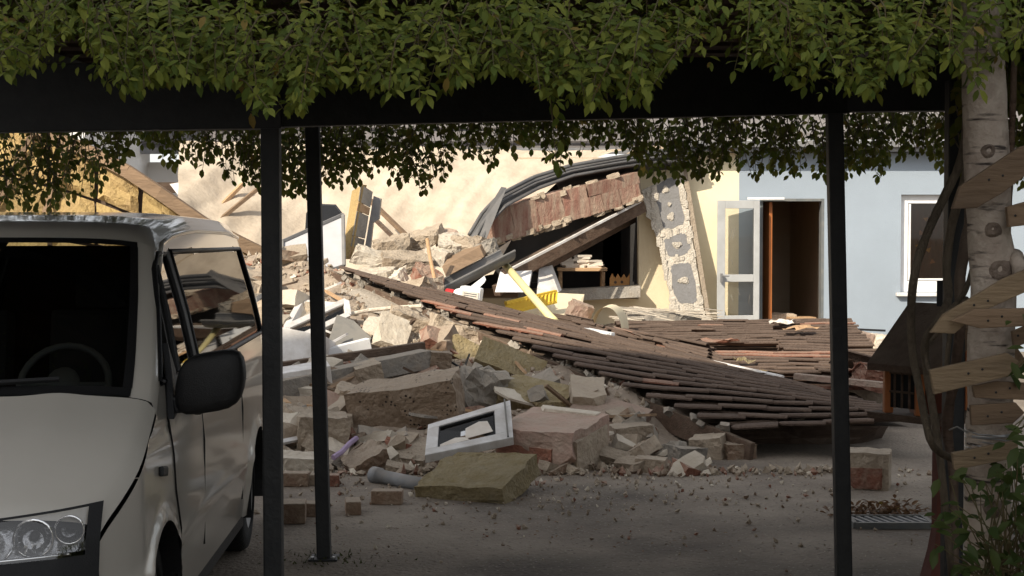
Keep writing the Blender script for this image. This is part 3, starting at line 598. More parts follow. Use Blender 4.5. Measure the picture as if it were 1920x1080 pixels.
for s in (1, -1):
    hl = MB(); hl.grid(lambda q, z: (lambda qq: Front(s*qq, lerp(LZ0(qq), ftop(qq)-.012, z), -.09))(lerp(.50, .96, q)), 20, 10); ho_ = obj('headlight', hl, M_lamp, van, smooth=False)
    for qc, zc, r_ in ((.60, .805, .052), (.755, .815, .062), (.88, .835, .046)):
        c_ = Front(s*qc, zc, -.055); b = MB(); dir_ = (-VB+VR*s*.15).normalized()
        b.lathe([(.012, -.045), (r_*.6, -.03), (r_*.9, .0), (r_, .03)], c_, dir_, 15); obj('reflector', b, M_chrome, ho_, smooth=False)
        b = MB(); b.lathe([(0, .012), (.014, .008), (.018, -.01), (.018, -.04)], c_, dir_, 12); obj('bulb', b, M_lens if qc < .7 else M_black, ho_, smooth=True)
        if qc > .7: b = MB(); b.lathe([(r_*1.0, .028), (r_*1.12, .03), (r_*1.12, .022)], c_, dir_, 24); obj('bezel', b, M_chrome, ho_, smooth=True)
    b = MB()
    for k in range(6): q_ = .70+k*.03; b.bar(Front(s*q_, LZ0(q_)+.02, -.035), Front(s*q_, .79, -.05), .012, .006)
    obj('reflector_rib', b, M_chrome, ho_)
    b = MB(); b.tube([Front(s*q_/20, LZ0(q_/20)+.008, -.008) for q_ in range(11, 19)], .007, 6); obj('chrome_strip', b, M_chrome, ho_, smooth=True)
    b = MB(); b.tube([Front(s*.665, LZ0(.66)+.01, -.02), Front(s*.70, .80, -.03)], .006, 6); obj('chrome_strip', b, M_chrome, ho_, smooth=True)
    b = MB(); b.grid(lambda q, z: (lambda qq: Front(s*qq, lerp(LZ0(qq), ftop(qq)-.012, z), .004))(lerp(.52, .945, q)), 20, 8); obj('lens', b, M_lens, ho_, smooth=True)
    # mirror
    mc = Side(1.30, 1.245, .19, s)
    b = MB(); m3 = Matrix((VR*s, VB, Vector((0, 0, 1)))).transposed()
    bm = bmesh.new(); bmesh.ops.create_cube(bm, size=1); bmesh.ops.subdivide_edges(bm, edges=bm.edges[:], cuts=5, use_grid_fill=True)
    vs = []
    for v in bm.verts:
        x, y, z = v.co*2; p_ = 4.0; n_ = (abs(x)**p_+abs(y)**p_+abs(z)**p_)**(1/p_); x, y, z = x/n_, y/n_, z/n_
        tw = 1-.10*max(0, z)-.06*max(0, -z)*(1 if x > 0 else .2)
        vs.append(mc+m3@Vector((x*.142*tw+.01*z, y*.075*(1-.25*max(0, -y)*abs(x)), z*.125+.02*x)))
    bm.verts.index_update(); b.add(vs, [tuple(v.index for v in f.verts) for f in bm.faces]); bm.free()
    mo = obj('wing_mirror', b, M_black, van, smooth=True)
    b = MB(); b.prism([Side(1.22, 1.10, .005, s), Side(1.36, 1.12, .005, s), Side(1.42, 1.28, .005, s), Side(1.38, 1.40, .005, s), Side(1.32, 1.28, .005, s)], VR*s*.03); obj('mirror_base', b, M_black, mo, bevel=.006)
    b = MB(); b.bar(Side(1.30, 1.15, .0, s), mc+VR*s*(-.03)+Vector((0, 0, -.085)), .07, .07, (0, 1, 0)); obj('mirror_arm', b, M_black, mo, bevel=.015)
# cabin inside
b = MB(); b.grid(lambda a, q: V(lerp(1.02, 1.55, a), lerp(-.82, .82, q), 1.20-.05*a+.02*math.sin(q*9)), 6, 10); b.box(V(1.55, 0, 1.0), (1.6, .1, .36), rotm(0, 0, math.degrees(YAW))); obj('dashboard', b, M_interior, van)
b = MB(); cw_ = V(1.66, .42, 1.20); ax_ = (-VB*.85+Vector((0, 0, .55))).normalized(); a_ = VR; bb_ = ax_.cross(a_)
b.tube([cw_+(a_*math.cos(t/24*6.2832)+bb_*math.sin(t/24*6.2832))*.19 for t in range(25)], .016, 8, False); b.lathe([(0, 0), (.07, 0), (.07, .03), (0, .04)], cw_, ax_, 14); b.bar(cw_-a_*.19, cw_+a_*.19, .03, .02); obj('steering_wheel', b, M_grey, van, smooth=True)
for w_ in (.45, -.2, -.55):
    b = MB(); b.box(V(2.25, w_, 1.18), (.46, .16, .62), rotm(-10, 0, math.degrees(YAW))); b.box(V(2.30, w_, 1.58), (.24, .10, .18), rotm(-10, 0, math.degrees(YAW))); b.box(V(2.0, w_, .85), (.46, .5, .15), rotm(0, 0, math.degrees(YAW))); obj('seat', b, M_interior, van, bevel=.03)
# ------------------------------------------------------------------ rubble heap
EA, EB = Vector((-1.92, 18)), Vector((1.85, 13.2))      # eave line of the fallen roof in plan
def eave_dist(x, y):                                    # > 0 on the roof side
    d = (EB-EA).normalized(); return (x-EA.x)*(-d.y)-(-(y-EA.y)*d.x)
def heapz(x, y):
    front = 12.35+.35*fnoise(x, 0, .9, 4)
    z = .22*(y-front) if y < 19 else .22*(19-front)
    z *= sm(-.1, .6, y-front)*.35+.65
    e = eave_dist(x, y)
    z *= 1-.75*sm(.2, 1.6, e)
    if y < 14.5: z *= 1-sm(1.0, 1.7, x)
    if e > .35 and y < 15.5: z = lerp(z, -.05, sm(.35, .7, e)*(1-sm(14.6, 15.5, y)))
    if y > 18.5: z = lerp(z, min(z, .62) if x > .2 else z, sm(18.5, 20, y)*sm(-.6, .6, x))
    z += .42*math.exp(-((x+1.15)/.9)**2-((y-20.2)/1.0)**2)
    z *= 1-sm(2.2, 4, x)*.9
    z += max(0, min(1, z*3))*(.10*fnoise(x, y, 1.4)+.07*fnoise(x, y, 3.5, 7)+.03*fnoise(x, y, 9, 9))
    return z if z > .03 else -.09
hb = MB(); hb.grid(lambda a, b: (lambda x, y: Vector((x, y, heapz(x, y))))(lerp(-7, 4, a), lerp(11.5, 24, b)), 170, 190)
ho = obj('rubble_heap', hb, M_heap, smooth=False); tag(ho, None, None, None, 'stuff'); ho['label'] = 'heap of broken masonry, plaster and dust'
def heapY(px, py):                                      # where the sight line of a pixel meets the heap
    for k in range(300):
        Y = 11+k*.045; p = P(px, py, Y)
        if p.z <= max(0, heapz(p.x, Y)): return Y
    return 22
def ch(name, px, py, w, h, d, m, label, cat, rot=(0, 0, 0), rough=.05, cuts=3, Y=None, group=None, sub=3, sink=.04):
    Y = Y or heapY(px, py); s_ = F_PX/Y; W, H = w/s_, h/s_; base = P(px, py, Y)
    b = MB(); b.chunk(base+Vector((0, d*.35, H/2-sink)), (W, d, H), rotm(*rot), rough, cuts, sub, int(px*7+py))
    return single(name, b, m, label, cat, group)
pk = ch('masonry_block', 1038, 890, 165, 108, .62, M_pink, 'big broken block with pinkish plaster face beside the white sash', 'masonry block', (9, 3, -30), .035, 1, 12.3)
pm = rotm(9, 3, -30); pW, pH = 165*12.3/F_PX, 108*12.3/F_PX; pc = P(1038, 890, 12.3)+Vector((0, .62*.35, pH/2-.04))
b = MB(); b.chunk(pc+pm@Vector((-.02, .27, pH/2+.004)), (pW*.86, .085, .026), pm, .05, 1, 3, 3); obj('plaster_lip', b, M_plaster, pk, label='white plaster lip along the back edge')
b = MB(); b.chunk(pc+pm@Vector((-pW*.12, -.31, -pH*.10)), (pW*.72, .03, pH*.62), pm, .10, 2, 3, 12); obj('brick_core', b, M_brick, pk, label='reddish broken brick side')
b = MB(); b.chunk(pc+pm@Vector((pW/2, 0, -.02)), (.035, .52, pH*.8), pm, .10, 2, 3, 13); obj('mortar_side', b, M_mortar, pk)
ch('insulation_slab', 893, 950, 185, 46, .62, M_wool, 'greenish mineral wool slab lying on the yard in front of the white sash', 'insulation slab', (15, -3, -24), .075, 2, 11.0, sink=-.06)
ch('masonry_block', 762, 800, 205, 92, .45, M_perf, 'long lump of perforated brickwork left of the pink block', 'masonry block', (10, -10, -8), .05, 3)
ch('masonry_block', 600, 848, 92, 78, .35, M_mortar, 'squat pale masonry block between the two black posts', 'masonry block', (4, 3, 12), .04, 2)
ch('masonry_block', 690, 900, 78, 62, .3, M_brown, 'tilted brick wedge above the end of the grey pipe', 'masonry block', (12, -28, 20), .05, 2, 12.2)
ch('masonry_block', 745, 862, 130, 34, .4, M_mortar, 'flat pale mortar slab left of the white sash', 'masonry slab', (18, 6, -14), .04, 3)
ch('masonry_block', 700, 842, 70, 30, .3, M_conc, 'small grey slab leaning on the brick wedge', 'masonry slab', (22, 14, 10), .04, 2)
ch('masonry_block', 1184, 868, 76, 80, .24, M_mortar, 'upright pale block with a broken red face under the roof edge', 'masonry block', (3, -4, 14), .025, 1, 12.9)
ch('masonry_block', 1222, 892, 58, 42, .2, M_mortar, 'small square block on the yard below the roof edge', 'masonry block', (0, 3, -12), .025, 0, 12.2)
ch('masonry_block', 1286, 882, 62, 52, .22, M_conc, 'pale block standing third from the end of the roof edge', 'masonry block', (0, 6, 28), .03, 1, 12.6)
ch('masonry_block', 1332, 868, 62, 58, .25, M_mortar, 'pale block standing second from the end of the roof edge', 'masonry block', (4, -6, -20), .03, 2, 12.9)
ch('masonry_block', 1384, 868, 58, 46, .25, M_brown, 'brown block tucked under the very end of the roof edge', 'masonry block', (2, 0, 14), .03, 1, 12.9)
ch('masonry_slab', 1140, 800, 140, 34, .5, M_pink, 'pinkish slab half under the roof edge above the pale blocks', 'masonry slab', (18, 12, -24), .03, 2)
ch('masonry_slab', 1005, 766, 130, 42, .45, M_wool, 'yellow green slab with reddish top under the roof edge', 'masonry slab', (20, 10, -14), .06, 3)
ch('insulation_slab', 955, 704, 130, 56, .16, M_wool, 'long yellow green insulation slab leaning under the roof edge', 'insulation slab', (-40, 22, 0), .03, 1)
ch('insulation_slab', 862, 672, 94, 44, .14, M_wool, 'smaller yellow green insulation slab up the roof edge', 'insulation slab', (-28, 26, 6), .05, 2)
ch('masonry_block', 893, 768, 92, 86, .4, M_conc, 'rough round lump of concrete and brick below the insulation slabs', 'masonry block', (8, 12, 30), .10, 4)
ch('masonry_block', 872, 745, 44, 52, .2, M_brick, 'dark red broken brick lump beside the concrete lump', 'masonry block', (10, -20, 10), .06, 3)
ch('masonry_block', 822, 710, 40, 58, .2, M_perf, 'upright perforated brick standing in the heap', 'masonry block', (4, 5, 12), .03, 0)
ch('masonry_slab', 735, 650, 62, 66, .12, M_plaster, 'pale plaster slab leaning in the middle of the heap', 'plaster slab', (-38, 22, 10), .03, 2)
ch('masonry_block', 772, 625, 90, 44, .4, M_mortar, 'broken pale mortar lump beneath the dark roof beam', 'masonry block', (10, 18, 10), .09, 4)
ch('masonry_block', 850, 640, 100, 40, .4, M_mortar, 'row of broken mortar just under the roof edge', 'masonry block', (0, 24, 10), .10, 4)
ch('masonry_block', 690, 735, 50, 62, .2, M_mortar, 'upright pale brick fragment beside the timber beam', 'masonry block', (8, -14, 20), .03, 1)
ch('masonry_block', 655, 768, 60, 50, .25, M_mortar, 'pale brick fragment tilted below the timber beam', 'masonry block', (8, 12, -10), .04, 2)
ch('masonry_block', 780, 720, 90, 30, .3, M_brick, 'flat red brick lump right of the timber beam', 'masonry block', (8, -18, 8), .05, 2)
ch('masonry_block', 622, 812, 60, 44, .3, M_mortar, 'rounded mortar lump on top of the squat pale block', 'masonry block', (5, 8, 30), .07, 3)
ch('masonry_block', 560, 805, 60, 46, .3, M_mortar, 'rough lump just right of the first black post', 'masonry block', (12, 8, 30), .07, 3)
ch('masonry_block', 556, 882, 60, 36, .3, M_plaster, 'white faced plaster block at the foot of the heap beside the posts', 'plaster block', (4, 4, 8), .04, 1, 12.0)
sqb = ch('masonry_block', 1630, 914, 88, 76, .28, M_mortar, 'pale square block with a broken red face beside the right post', 'masonry block', (0, 0, -16), .02, 1, 11.4)
b = MB(); b.chunk(P(1617, 913, 11.4)+Vector((0, -.03, .07)), (.26, .05, .15), rotm(0, 0, -16), .05, 3, 2, 31)
obj('brick_core', b, M_brick, sqb, label='broken red brick core')
# whole bricks lying on the yard
def brick(px, py, Y, rz, w=.24, h=.085, d=.115, label=None, m=None, rx=0):
    b = MB(); p = P(px, py, Y); b.box((p.x, Y+d/2, h/2), (w, d, h), rotm(rx, 0, rz))
    return single('brick', b, m or M_brown, label, 'brick', 'bricks lying loose on the yard', bevel=.008)
brick(725, 950, 10.75, -3, .21, .095, label='brown brick lying broadside alone on the open yard')
brick(659, 970, 10.35, 8, .10, .09, .2, label='small end on brick just right of the thinner black post')
brick(573, 972, 10.3, -12, .16, .09, label='brick lying between the two black posts nearest the camera')
brick(540, 985, 10.05, 5, .2, .13, .2, label='pale block at the foot of the thicker black post')
brick(550, 915, 11.5, -4, .22, .10, label='brown brick at the edge of the heap beside the thicker post')
brick(585, 914, 11.55, 3, .17, .08, label='pale brick lying beside the thinner post at the edge of the heap', m=M_mortar)
brick(622, 914, 11.5, 6, .10, .085, label='short brown brick just right of the thinner post', m=M_brick)

# white window sash lying on the rubble
ws = thing('window_sash', 'white window sash with cracked glass lying tilted on the rubble', 'window', P(880, 860, 12.0))
A_, B_, D_, E_ = P(803, 802, 12.25), P(957, 756, 12.55), P(963, 826, 12.15), P(797, 860, 11.8)
def sp_(u, v, d=0):
    n_ = ((B_-A_).cross(E_-A_)).normalized()
    if n_.y > 0: n_ = -n_
    return lerp(lerp(A_, B_, u), lerp(E_, D_, u), v)+n_*d
def sfr(u0, u1, v0, v1, d, th):
    b = MB(); q = [sp_(u0, v0, d), sp_(u1, v0, d), sp_(u1, v1, d), sp_(u0, v1, d)]; n_ = (sp_(0, 0, 1)-sp_(0, 0, 0)); b.prism(q, -n_*th); return b
for q in ((0, 1, 0, .155), (0, 1, .82, 1), (0, .135, .155, .82), (.80, 1, .155, .82)): obj('frame', sfr(*q, .03, .07), M_whitedirty, ws, bevel=.006)
for q in ((.135, .80, .155, .185), (.135, .80, .79, .82), (.135, .15, .185, .79), (.785, .80, .185, .79)): obj('gasket', sfr(*q, .02, .03), M_black, ws)
obj('pane', sfr(.15, .785, .185, .79, .005, .012), M_winglass, ws)
for q in ((.16, .5, .60, .78), (.45, .77, .3, .7)):
    b = MB(); p0 = [sp_(q[0], q[3], .012), sp_(q[1], q[3]-.03, .012), sp_(q[1]-.06, q[2]+.05, .012), sp_((q[0]+q[1])/2, q[2], .012), sp_(q[0], q[2]+.1, .012)]; n_ = sp_(0, 0, 1)-sp_(0, 0, 0); b.prism(p0, -n_*.004); obj('glass_shard', b, M_paper, ws)
b = MB(); b.bar(sp_(.93, -.01, .045), sp_(.94, 1.0, .045), .012, .012); obj('rebate', b, M_darkgrey, ws)
# grey drain pipe
b = MB(); p0, p1 = P(700, 890, 11.75), P(806, 912, 11.35); d_ = (p1-p0)
b.tube([p0+d_*t for t in (0, .12, .13, .5, 1)], [.062, .062, .05, .05, .05], 18); single('drain_pipe', b, M_grey, 'grey plastic drain pipe lying against the insulation slab', 'pipe', smooth=True)
# timber and panels on the left of the heap
def G(px, py, d=.2): return P(px, py, heapY(px, py)-d)
def beam(name, a, b2, w, h, m, label, cat, group=None, bev=.008):
    b = MB(); b.bar(a, b2, w, h); return single(name, b, m, label, cat, group, bevel=bev)
beam('concrete_lintel', G(500, 735, .35), G(800, 672, .35), .20, .17, M_conc, 'long grey concrete lintel lying across the heap', 'lintel')
beam('timber_batten', G(500, 690, .5), G(796, 648, .5), .09, .075, M_wooddark, 'long brown timber batten above the concrete lintel', 'timber')
beam('white_strip', G(602, 668, .4), G(692, 645, .4), .10, .12, M_white, 'short white plastic strip behind the timber batten', 'plastic strip')
b = MB(); b.box(G(556, 668, .25)+Vector((0, .1, 0)), (.55, .4, .42), rotm(-14, 10, -12)); single('white_cabinet', b, M_whitedirty, 'white cabinet carcass tipped between the black posts', 'cabinet', bevel=.008)
b = MB(); b.box(G(570, 708, .3), (.46, .25, .2), rotm(8, -8, 14)); single('white_carton', b, M_whitedirty, 'small white box under the brown timber batten', 'box', bevel=.006)
b = MB(); b.prism([G(630, 594, .75), G(612, 652, .3), G(694, 638, .3), G(662, 606, .6)], (.01, .03, .02)); single('bent_sheet_metal', b, M_darkgrey, 'bent dark grey metal panel standing in the heap', 'panel')
def frame4(name, pts, w, th, m, label, glass=True):
    t_ = thing(name, label, 'window frame', sum(pts, Vector())/4-Vector((0, 0, .2)))
    n_ = (pts[1]-pts[0]).cross(pts[3]-pts[0]).normalized()
    for i in range(4):
        b = MB(); b.bar(pts[i], pts[(i+1) % 4], th, w, n_.cross(pts[(i+1) % 4]-pts[i])); obj('frame', b, m, t_, bevel=.006)
    if glass: b = MB(); b.prism(pts, n_*.008); obj('pane', b, M_winglass, t_)
frame4('window_frame', [G(565, 568, .7), G(640, 575, .7), G(618, 612, .4), G(535, 622, .4)], .07, .06, M_whitedirty, 'broken white window frame lying behind the thinner post')
frame4('window_frame', [G(536, 616, .8), G(648, 566, .8), G(652, 592, .6), G(545, 642, .4)], .06, .06, M_whitedirty, 'long narrow white window frame with dark glass below the first frame')
frame4('window_frame', [P(482, 560, 16.9), P(520, 540, 17.2), P(530, 600, 16.8), P(492, 640, 16.6)], .05, .05, M_zinc, 'grey metal window frame beside the rear corner of the van')
b = MB(); b.tube([G(650, 590, .5), G(690, 582, .6), G(740, 577, .7), G(790, 574, .8)], .022, 8); single('white_rod', b, M_plaster, 'thin white rod lying across the fallen roof edge', 'rod')
b = MB(); b.prism([P(640, 534, 17.6), P(700, 556, 17.2), P(772, 588, 16.7), P(735, 592, 16.6), P(668, 580, 16.9), P(640, 556, 17.3)], (.05, .12, .02)); single('soffit_board', b, M_conc, 'grey soffit board hanging below the upper end of the fallen roof', 'board')
# white leaning board with aluminium edge, yellow wool core slab standing beside it
wbd = thing('leaning_board', 'large white board with thin metal edge leaning behind the black posts', 'board', P(590, 525, 19.4))
bp = [P(530, 452, 19.6), P(643, 402, 19.9), P(645, 498, 19.3), P(528, 535, 19.0)]
b = MB(); b.prism(bp, (.02, .04, 0)); obj('panel', b, M_panelwhite, wbd)
for i in range(4):
    b = MB(); b.bar(bp[i]+Vector((0, -.02, 0)), bp[(i+1) % 4]+Vector((0, -.02, 0)), .035, .035, (0, 1, .2)); obj('edge_strip', b, M_zinc, wbd)
b = MB(); b.prism([P(574, 400, 20.6), P(584, 384, 20.8), P(628, 386, 20.8), P(640, 402, 20.6), P(640, 425, 20.3), P(572, 432, 20.2)], (0, .12, .02)); single('felt_flap', b, M_black, 'black roofing felt flap above the white board', 'roofing felt')
st = thing('sandwich_slab', 'standing roof slab with yellow face and grey edge beside the white board', 'roof slab', P(668, 488, 20))
yt = [P(660, 358, 20.4), P(680, 346, 20.4), P(657, 486, 19.8), P(640, 486, 19.9)]
gr = [P(680, 346, 20.4), P(702, 360, 20.9), P(680, 488, 20.3), P(657, 486, 19.8)]
b = MB(); b.prism(yt, (.03, .25, 0)); obj('wool_core', b, M_woolbright, st)
dd = Vector((-.012, -.03, 0)); rr = random.Random(6)
cuts_ = [0, .24, .36, .70, .84, 1.0]
for i in range(5):
    u0, u1 = cuts_[i], cuts_[i+1]-.012
    q = [lerp(gr[0], gr[3], u0), lerp(gr[1], gr[2], u0), lerp(gr[1], gr[2], u1), lerp(gr[0], gr[3], u1)]
    b = MB(); b.prism([p+dd*(1+.5*rr.random()) for p in q], (-.02, .10, 0)); obj('facing', b, M_woodpale if i in (1, 4) else M_conc, st)
b = MB(); b.prism([lerp(gr[1], gr[2], u)+Vector((o, -.02, 0)) for u, o in ((.06, .0), (.1, .1), (.4, .12), (.46, .05), (1, .08), (1, 0))], (0, .18, 0)); obj('back_edge', b, M_zinc, st)

# upper heap: plaster slabs, timber face and stick, lit by the sun
rr = random.Random(11)
for i, (px, py, w, h, m, lab) in enumerate((
    (700, 492, 90, 30, M_plaster, 'flat plaster slab at the left end of the upper heap'), (735, 470, 80, 34, M_mortar, 'tilted mortar slab above the flat plaster slab'),
    (790, 455, 90, 30, M_mortar, 'broad mortar slab on the crest of the upper heap'), (832, 446, 60, 20, M_pink, 'pinkish piece of brick on the very top of the upper heap'),
    (846, 470, 60, 34, M_plaster, 'bright plaster piece in the sun near the crest'), (880, 470, 70, 36, M_mortar, 'rough mortar lump under the zinc flashing'),
    (912, 475, 46, 34, M_conc, 'grey lump at the right end of the upper heap'), (762, 500, 110, 34, M_mortar, 'wide mortar slab in the middle of the upper heap'),
    (700, 520, 80, 22, M_plaster, 'plaster slab just above the dark roof beam'), (800, 535, 60, 40, M_brick, 'perforated red brick piece on the slope above the roof beam'),
    (770, 555, 130, 40, M_mortar, 'large mortar slab sliding towards the roof beam'), (820, 490, 50, 34, M_plaster, 'white plaster lump beside the wooden stick'), (740, 530, 40, 26, M_plaster, 'small white plaster lump on the slope'))):
    ch('plaster_slab' if m is M_plaster else 'masonry_slab', px, py, w*.86, h*.86, rr.uniform(.25, .45), m, lab, 'masonry slab', (rr.uniform(-10, 25), rr.uniform(-20, 20), rr.uniform(-40, 40)), .09, 4, Y=20.3-(py-440)*.016)
b = MB(); q = [P(828, 500, 19.1), P(900, 462, 19.6), P(908, 482, 19.5), P(836, 520, 18.9)]; b.prism(q, (.06, .45, .10)); single('timber_slab', b, M_wood, 'thick brown timber slab jutting from the upper heap', 'timber', bevel=.01)
b = MB(); b.tube([P(801, 448, 18.8), P(806, 480, 18.7), P(815, 524, 18.5)], .022, 8); single('wooden_stick', b, M_woodpale, 'thin wooden stick standing upright in the upper heap', 'stick')

# fallen half round gutter
b = MB(); p0, p1 = P(818, 538, 18.9), P(952, 470, 19.6); ax = (p1-p0).normalized(); sd = ax.cross(Vector((0, 0, 1))).normalized(); up = sd.cross(ax)
def half(r):
    return [(sd*math.cos(math.pi*k/10)*r-up*math.sin(math.pi*k/10)*r) for k in range(11)]
o1, i1 = half(.14), half(.128)
prof = o1+i1[::-1]; n_ = len(prof)
vs = [p0+v for v in prof]+[p1+v for v in prof]
b.add(vs, [(k, (k+1) % n_, (k+1) % n_+n_, k+n_) for k in range(n_)]); b.add(vs, [])
b.tube([p0+sd*.14, p1+sd*.14], .016, 8); b.tube([p0-sd*.14, p1-sd*.14], .016, 8)
single('fallen_gutter', b, M_zinc, 'dark half round gutter lying slanted above the fallen roof', 'gutter', smooth=False)
# crumpled zinc flashing round the broken lintel
fa = thing('roof_flashing', 'bent grey zinc roof flashing arching over the brick lintel', 'flashing', P(1000, 440, 22.6))
path = [(880, 442, 21.9), (905, 400, 22.1), (938, 366, 22.3), (1000, 334, 22.9), (1070, 312, 23.2), (1160, 296, 23.4), (1240, 284, 23.6), (1300, 284, 23.7)]
low = [(908, 448, 21.7), (922, 418, 21.9), (950, 388, 22.0), (1010, 356, 22.7), (1075, 332, 23.0), (1165, 316, 23.3), (1240, 306, 23.5), (1300, 306, 23.6)]
def fp(a, v):
    k = a*(len(path)-1); i = min(int(k), len(path)-2); t = k-i
    up_ = lerp(P(*path[i]), P(*path[i+1]), t); lo_ = lerp(P(*low[i]), P(*low[i+1]), t)
    return lerp(up_, lo_, v)+Vector((0, -.05*abs(math.sin(v*3*math.pi)), 0))
b = MB(); b.grid(fp, 40, 12); obj('sheet', b, M_zincdark, fa)
b = MB(); b.tube([fp(k/30, 0)+Vector((0, -.03, .01)) for k in range(31)], .03, 8); obj('bead', b, M_zincdark, fa, smooth=True)
b = MB(); b.tube([fp(k/30, .45)+Vector((0, -.05, 0)) for k in range(31)], .018, 8); obj('bead', b, M_zincdark, fa, smooth=True)
b = MB(); b.prism([P(880, 448, 21.75), P(940, 350, 22.1), P(950, 352, 22.1), P(912, 448, 21.7)], (0, .05, 0)); obj('torn_end', b, M_zincdark, fa)
b = MB(); b.grid(lambda u, v: lerp(fp(.5+u*.5, 1), fp(.5+u*.5, 1)+Vector((.1, .9, -.15)), v), 30, 3); obj('gap_shade', b, M_black, fa)  # black sheet standing for the shadowed gap under the flashing

# broken brick lintel: laid clay blocks in two courses, stained with mortar
li = thing('brick_lintel', 'big slanting length of red clay blockwork hanging under the zinc flashing', 'wall fragment', P(1060, 440, 22.5))
L0, L1, L2, L3 = P(926, 394, 22.25), P(1196, 322, 23.3), P(1202, 376, 23.3), P(922, 458, 22.2)
rr = random.Random(21)
ex = (L1-L0).normalized(); ez = (Vector((0, 0, 1))-ex*ex.z).normalized(); ey = ez.cross(ex); m3 = Matrix((ex, ey, ez)).transposed()
cells = [(0, .13, 0, 1), (.13, .30, 0, 1), (.30, .47, 0, .96), (.47, .64, 0, 1), (.64, .80, .0, .40), (.64, .74, .41, 1), (.74, .86, .41, 1), (.80, 1, 0, .40), (.86, 1, .41, .97)]
for k, (u0, u1, v0, v1) in enumerate(cells):           # big hollow clay blocks
    um, vm = (u0+u1)/2, (v0+v1)/2; cc = lerp(lerp(L0, L1, um), lerp(L3, L2, um), vm); hh = lerp((L0-L3).length, (L1-L2).length, um)*(v1-v0)
    b = MB(); b.chunk(cc+ey*(.2+rr.uniform(-.012, .012)), ((u1-u0)*(L1-L0).length*1.0, .42, hh*.985), m3@rotm(rr.uniform(-1, 1), rr.uniform(-.6, .6), rr.uniform(-1, 1)), .016, 1 if k == 0 else 0, 3, k+70); obj('brick', b, M_clay, li)
b = MB(); b.prism([lerp(lerp(L0, L1, u), lerp(L3, L2, u), v)+Vector((0, .12, 0)) for u, v in ((.0, 0), (1, 0), (1, 1), (0, 1))], (.05, .30, .03)); obj('mortar_bed', b, M_mortar, li)
b = MB()
for k in range(46):
    u = rr.random(); v = rr.choice((0, 1, 1, 1)) + rr.uniform(-.08, .05)
    b.chunk(lerp(lerp(L0, L1, u), lerp(L3, L2, u), v)+Vector((0, -.02+rr.uniform(0, .2), 0)), (rr.uniform(.05, .2), .1, rr.uniform(.03, .09)), rotm(0, -16, 0), .12, 3, 1, k)
o = obj('mortar_crust', b, M_mortar, li); o['kind'] = 'stuff'
# diagonal timbers below the lintel
ct = beam('roof_timber', P(945, 520, 22.3), P(1205, 384, 23.6), .10, .22, M_wooddark, 'long dark roof timber slanting down below the brick lintel', 'timber')
b = MB(); a0, a1 = P(955, 506, 22.1), P(1200, 378, 23.4); b.bar(a0, a1, .05, .03); single('cable_duct', b, M_whitedirty, 'thin white cable duct running along the slanting roof timber', 'cable duct')
beam('roof_timber', P(930, 545, 22.5), P(1190, 405, 24.6), .12, .16, M_wooddark, 'second dark roof timber lower in the shadow of the opening', 'timber')
b = MB(); b.prism([P(925, 455, 22.9), P(1200, 372, 23.9), P(1205, 385, 23.9), P(940, 520, 22.9)], (0, .3, 0)); single('shaded_ceiling', b, M_roomshade, 'fallen ceiling piece coloured black as the shade between lintel and roof timber', 'ceiling piece')  # coloured near black for the shaded cavity under the lintel

# the open room: table with papers, crown, white cabinets, yellow things
tb = thing('small_table', 'small wooden table with piled papers in the torn open room', 'table', P(1092, 552, 24.6))
tz = P(1092, 505, 24.6).z; fz = .80; x0, x1 = P(1045, 505, 24.6).x, P(1138, 505, 24.6).x
b = MB(); b.box(((x0+x1)/2, 24.75, tz), (x1-x0, .55, .05)); obj('tabletop', b, M_woodpale, tb, bevel=.006)
for xx in (x0+.05, x1-.06):
    for yy in (24.53, 24.97): b = MB(); b.box((xx, yy, (fz+tz-.025)/2), (.05, .05, tz-.025-fz)); obj('leg', b, M_woodpale, tb)
rr = random.Random(2)
for i, (dx, n_) in enumerate(((.16, 5), (.36, 7), (.56, 4))):
    zz = tz+.026
    for k in range(n_):
        nth = ('bottom', 'second from bottom', 'third from bottom', 'fourth from bottom', 'fifth from bottom', 'sixth', 'topmost')[k if k < n_-1 else 6]
        h = rr.uniform(.018, .035); b = MB(); b.box((x0+dx+rr.uniform(-.04, .04), 24.68+rr.uniform(-.03, .03), zz+h/2), (rr.uniform(.18, .26), .2, h), rotm(0, 0, rr.uniform(-25, 25))); zz += h+.001
        single('paper_stack', b, M_paper, nth+' paper bundle in the %s pile on the small table' % ('left', 'tall middle', 'low right')[i], 'paper', ('paper bundles piled left on the table', 'paper bundles piled in the middle of the table', 'paper bundles piled right on the table')[i])
cr = MB(); cx0, cx1 = P(1142, 545, 24.35).x, P(1180, 545, 24.35).x; cz0 = .90; w_ = cx1-cx0
pts = [(0, 0), (1, 0), (1, 1), (.86, .72), (.72, .98), (.58, .72), (.42, .98), (.3, .72), (.14, 1), (0.02, .7)]
cr.prism([(cx0+u*w_, 24.3, cz0+v*.27) for u, v in pts], (0, .02, .002)); cw = obj('cardboard_crown', cr, M_crown); tag(cw, 'orange cardboard crown with dark dots standing on the ledge', 'paper crown')
for u, v in ((.3, .5), (.62, .52), (.12, .22), (.85, .22)):
    b = MB(); b.lathe([(.0, 0), (.022, 0), (.022, .004), (0, .005)], (cx0+u*w_, 24.299, cz0+v*.27), (0, -1, 0), 12); obj('dot', b, M_wooddark, cw)
def pan(name, pts, ext, m, lab, cat, bev=.0): b = MB(); b.prism(pts, ext); return single(name, b, m, lab, cat, bevel=bev)
pan('furniture_board', [P(938, 508, 22.3), P(997, 508, 22.4), P(990, 548, 22.0), P(928, 548, 21.9)], (.02, .3, .02), M_white, 'white furniture panel behind the pale yellow pole', 'panel', .006)
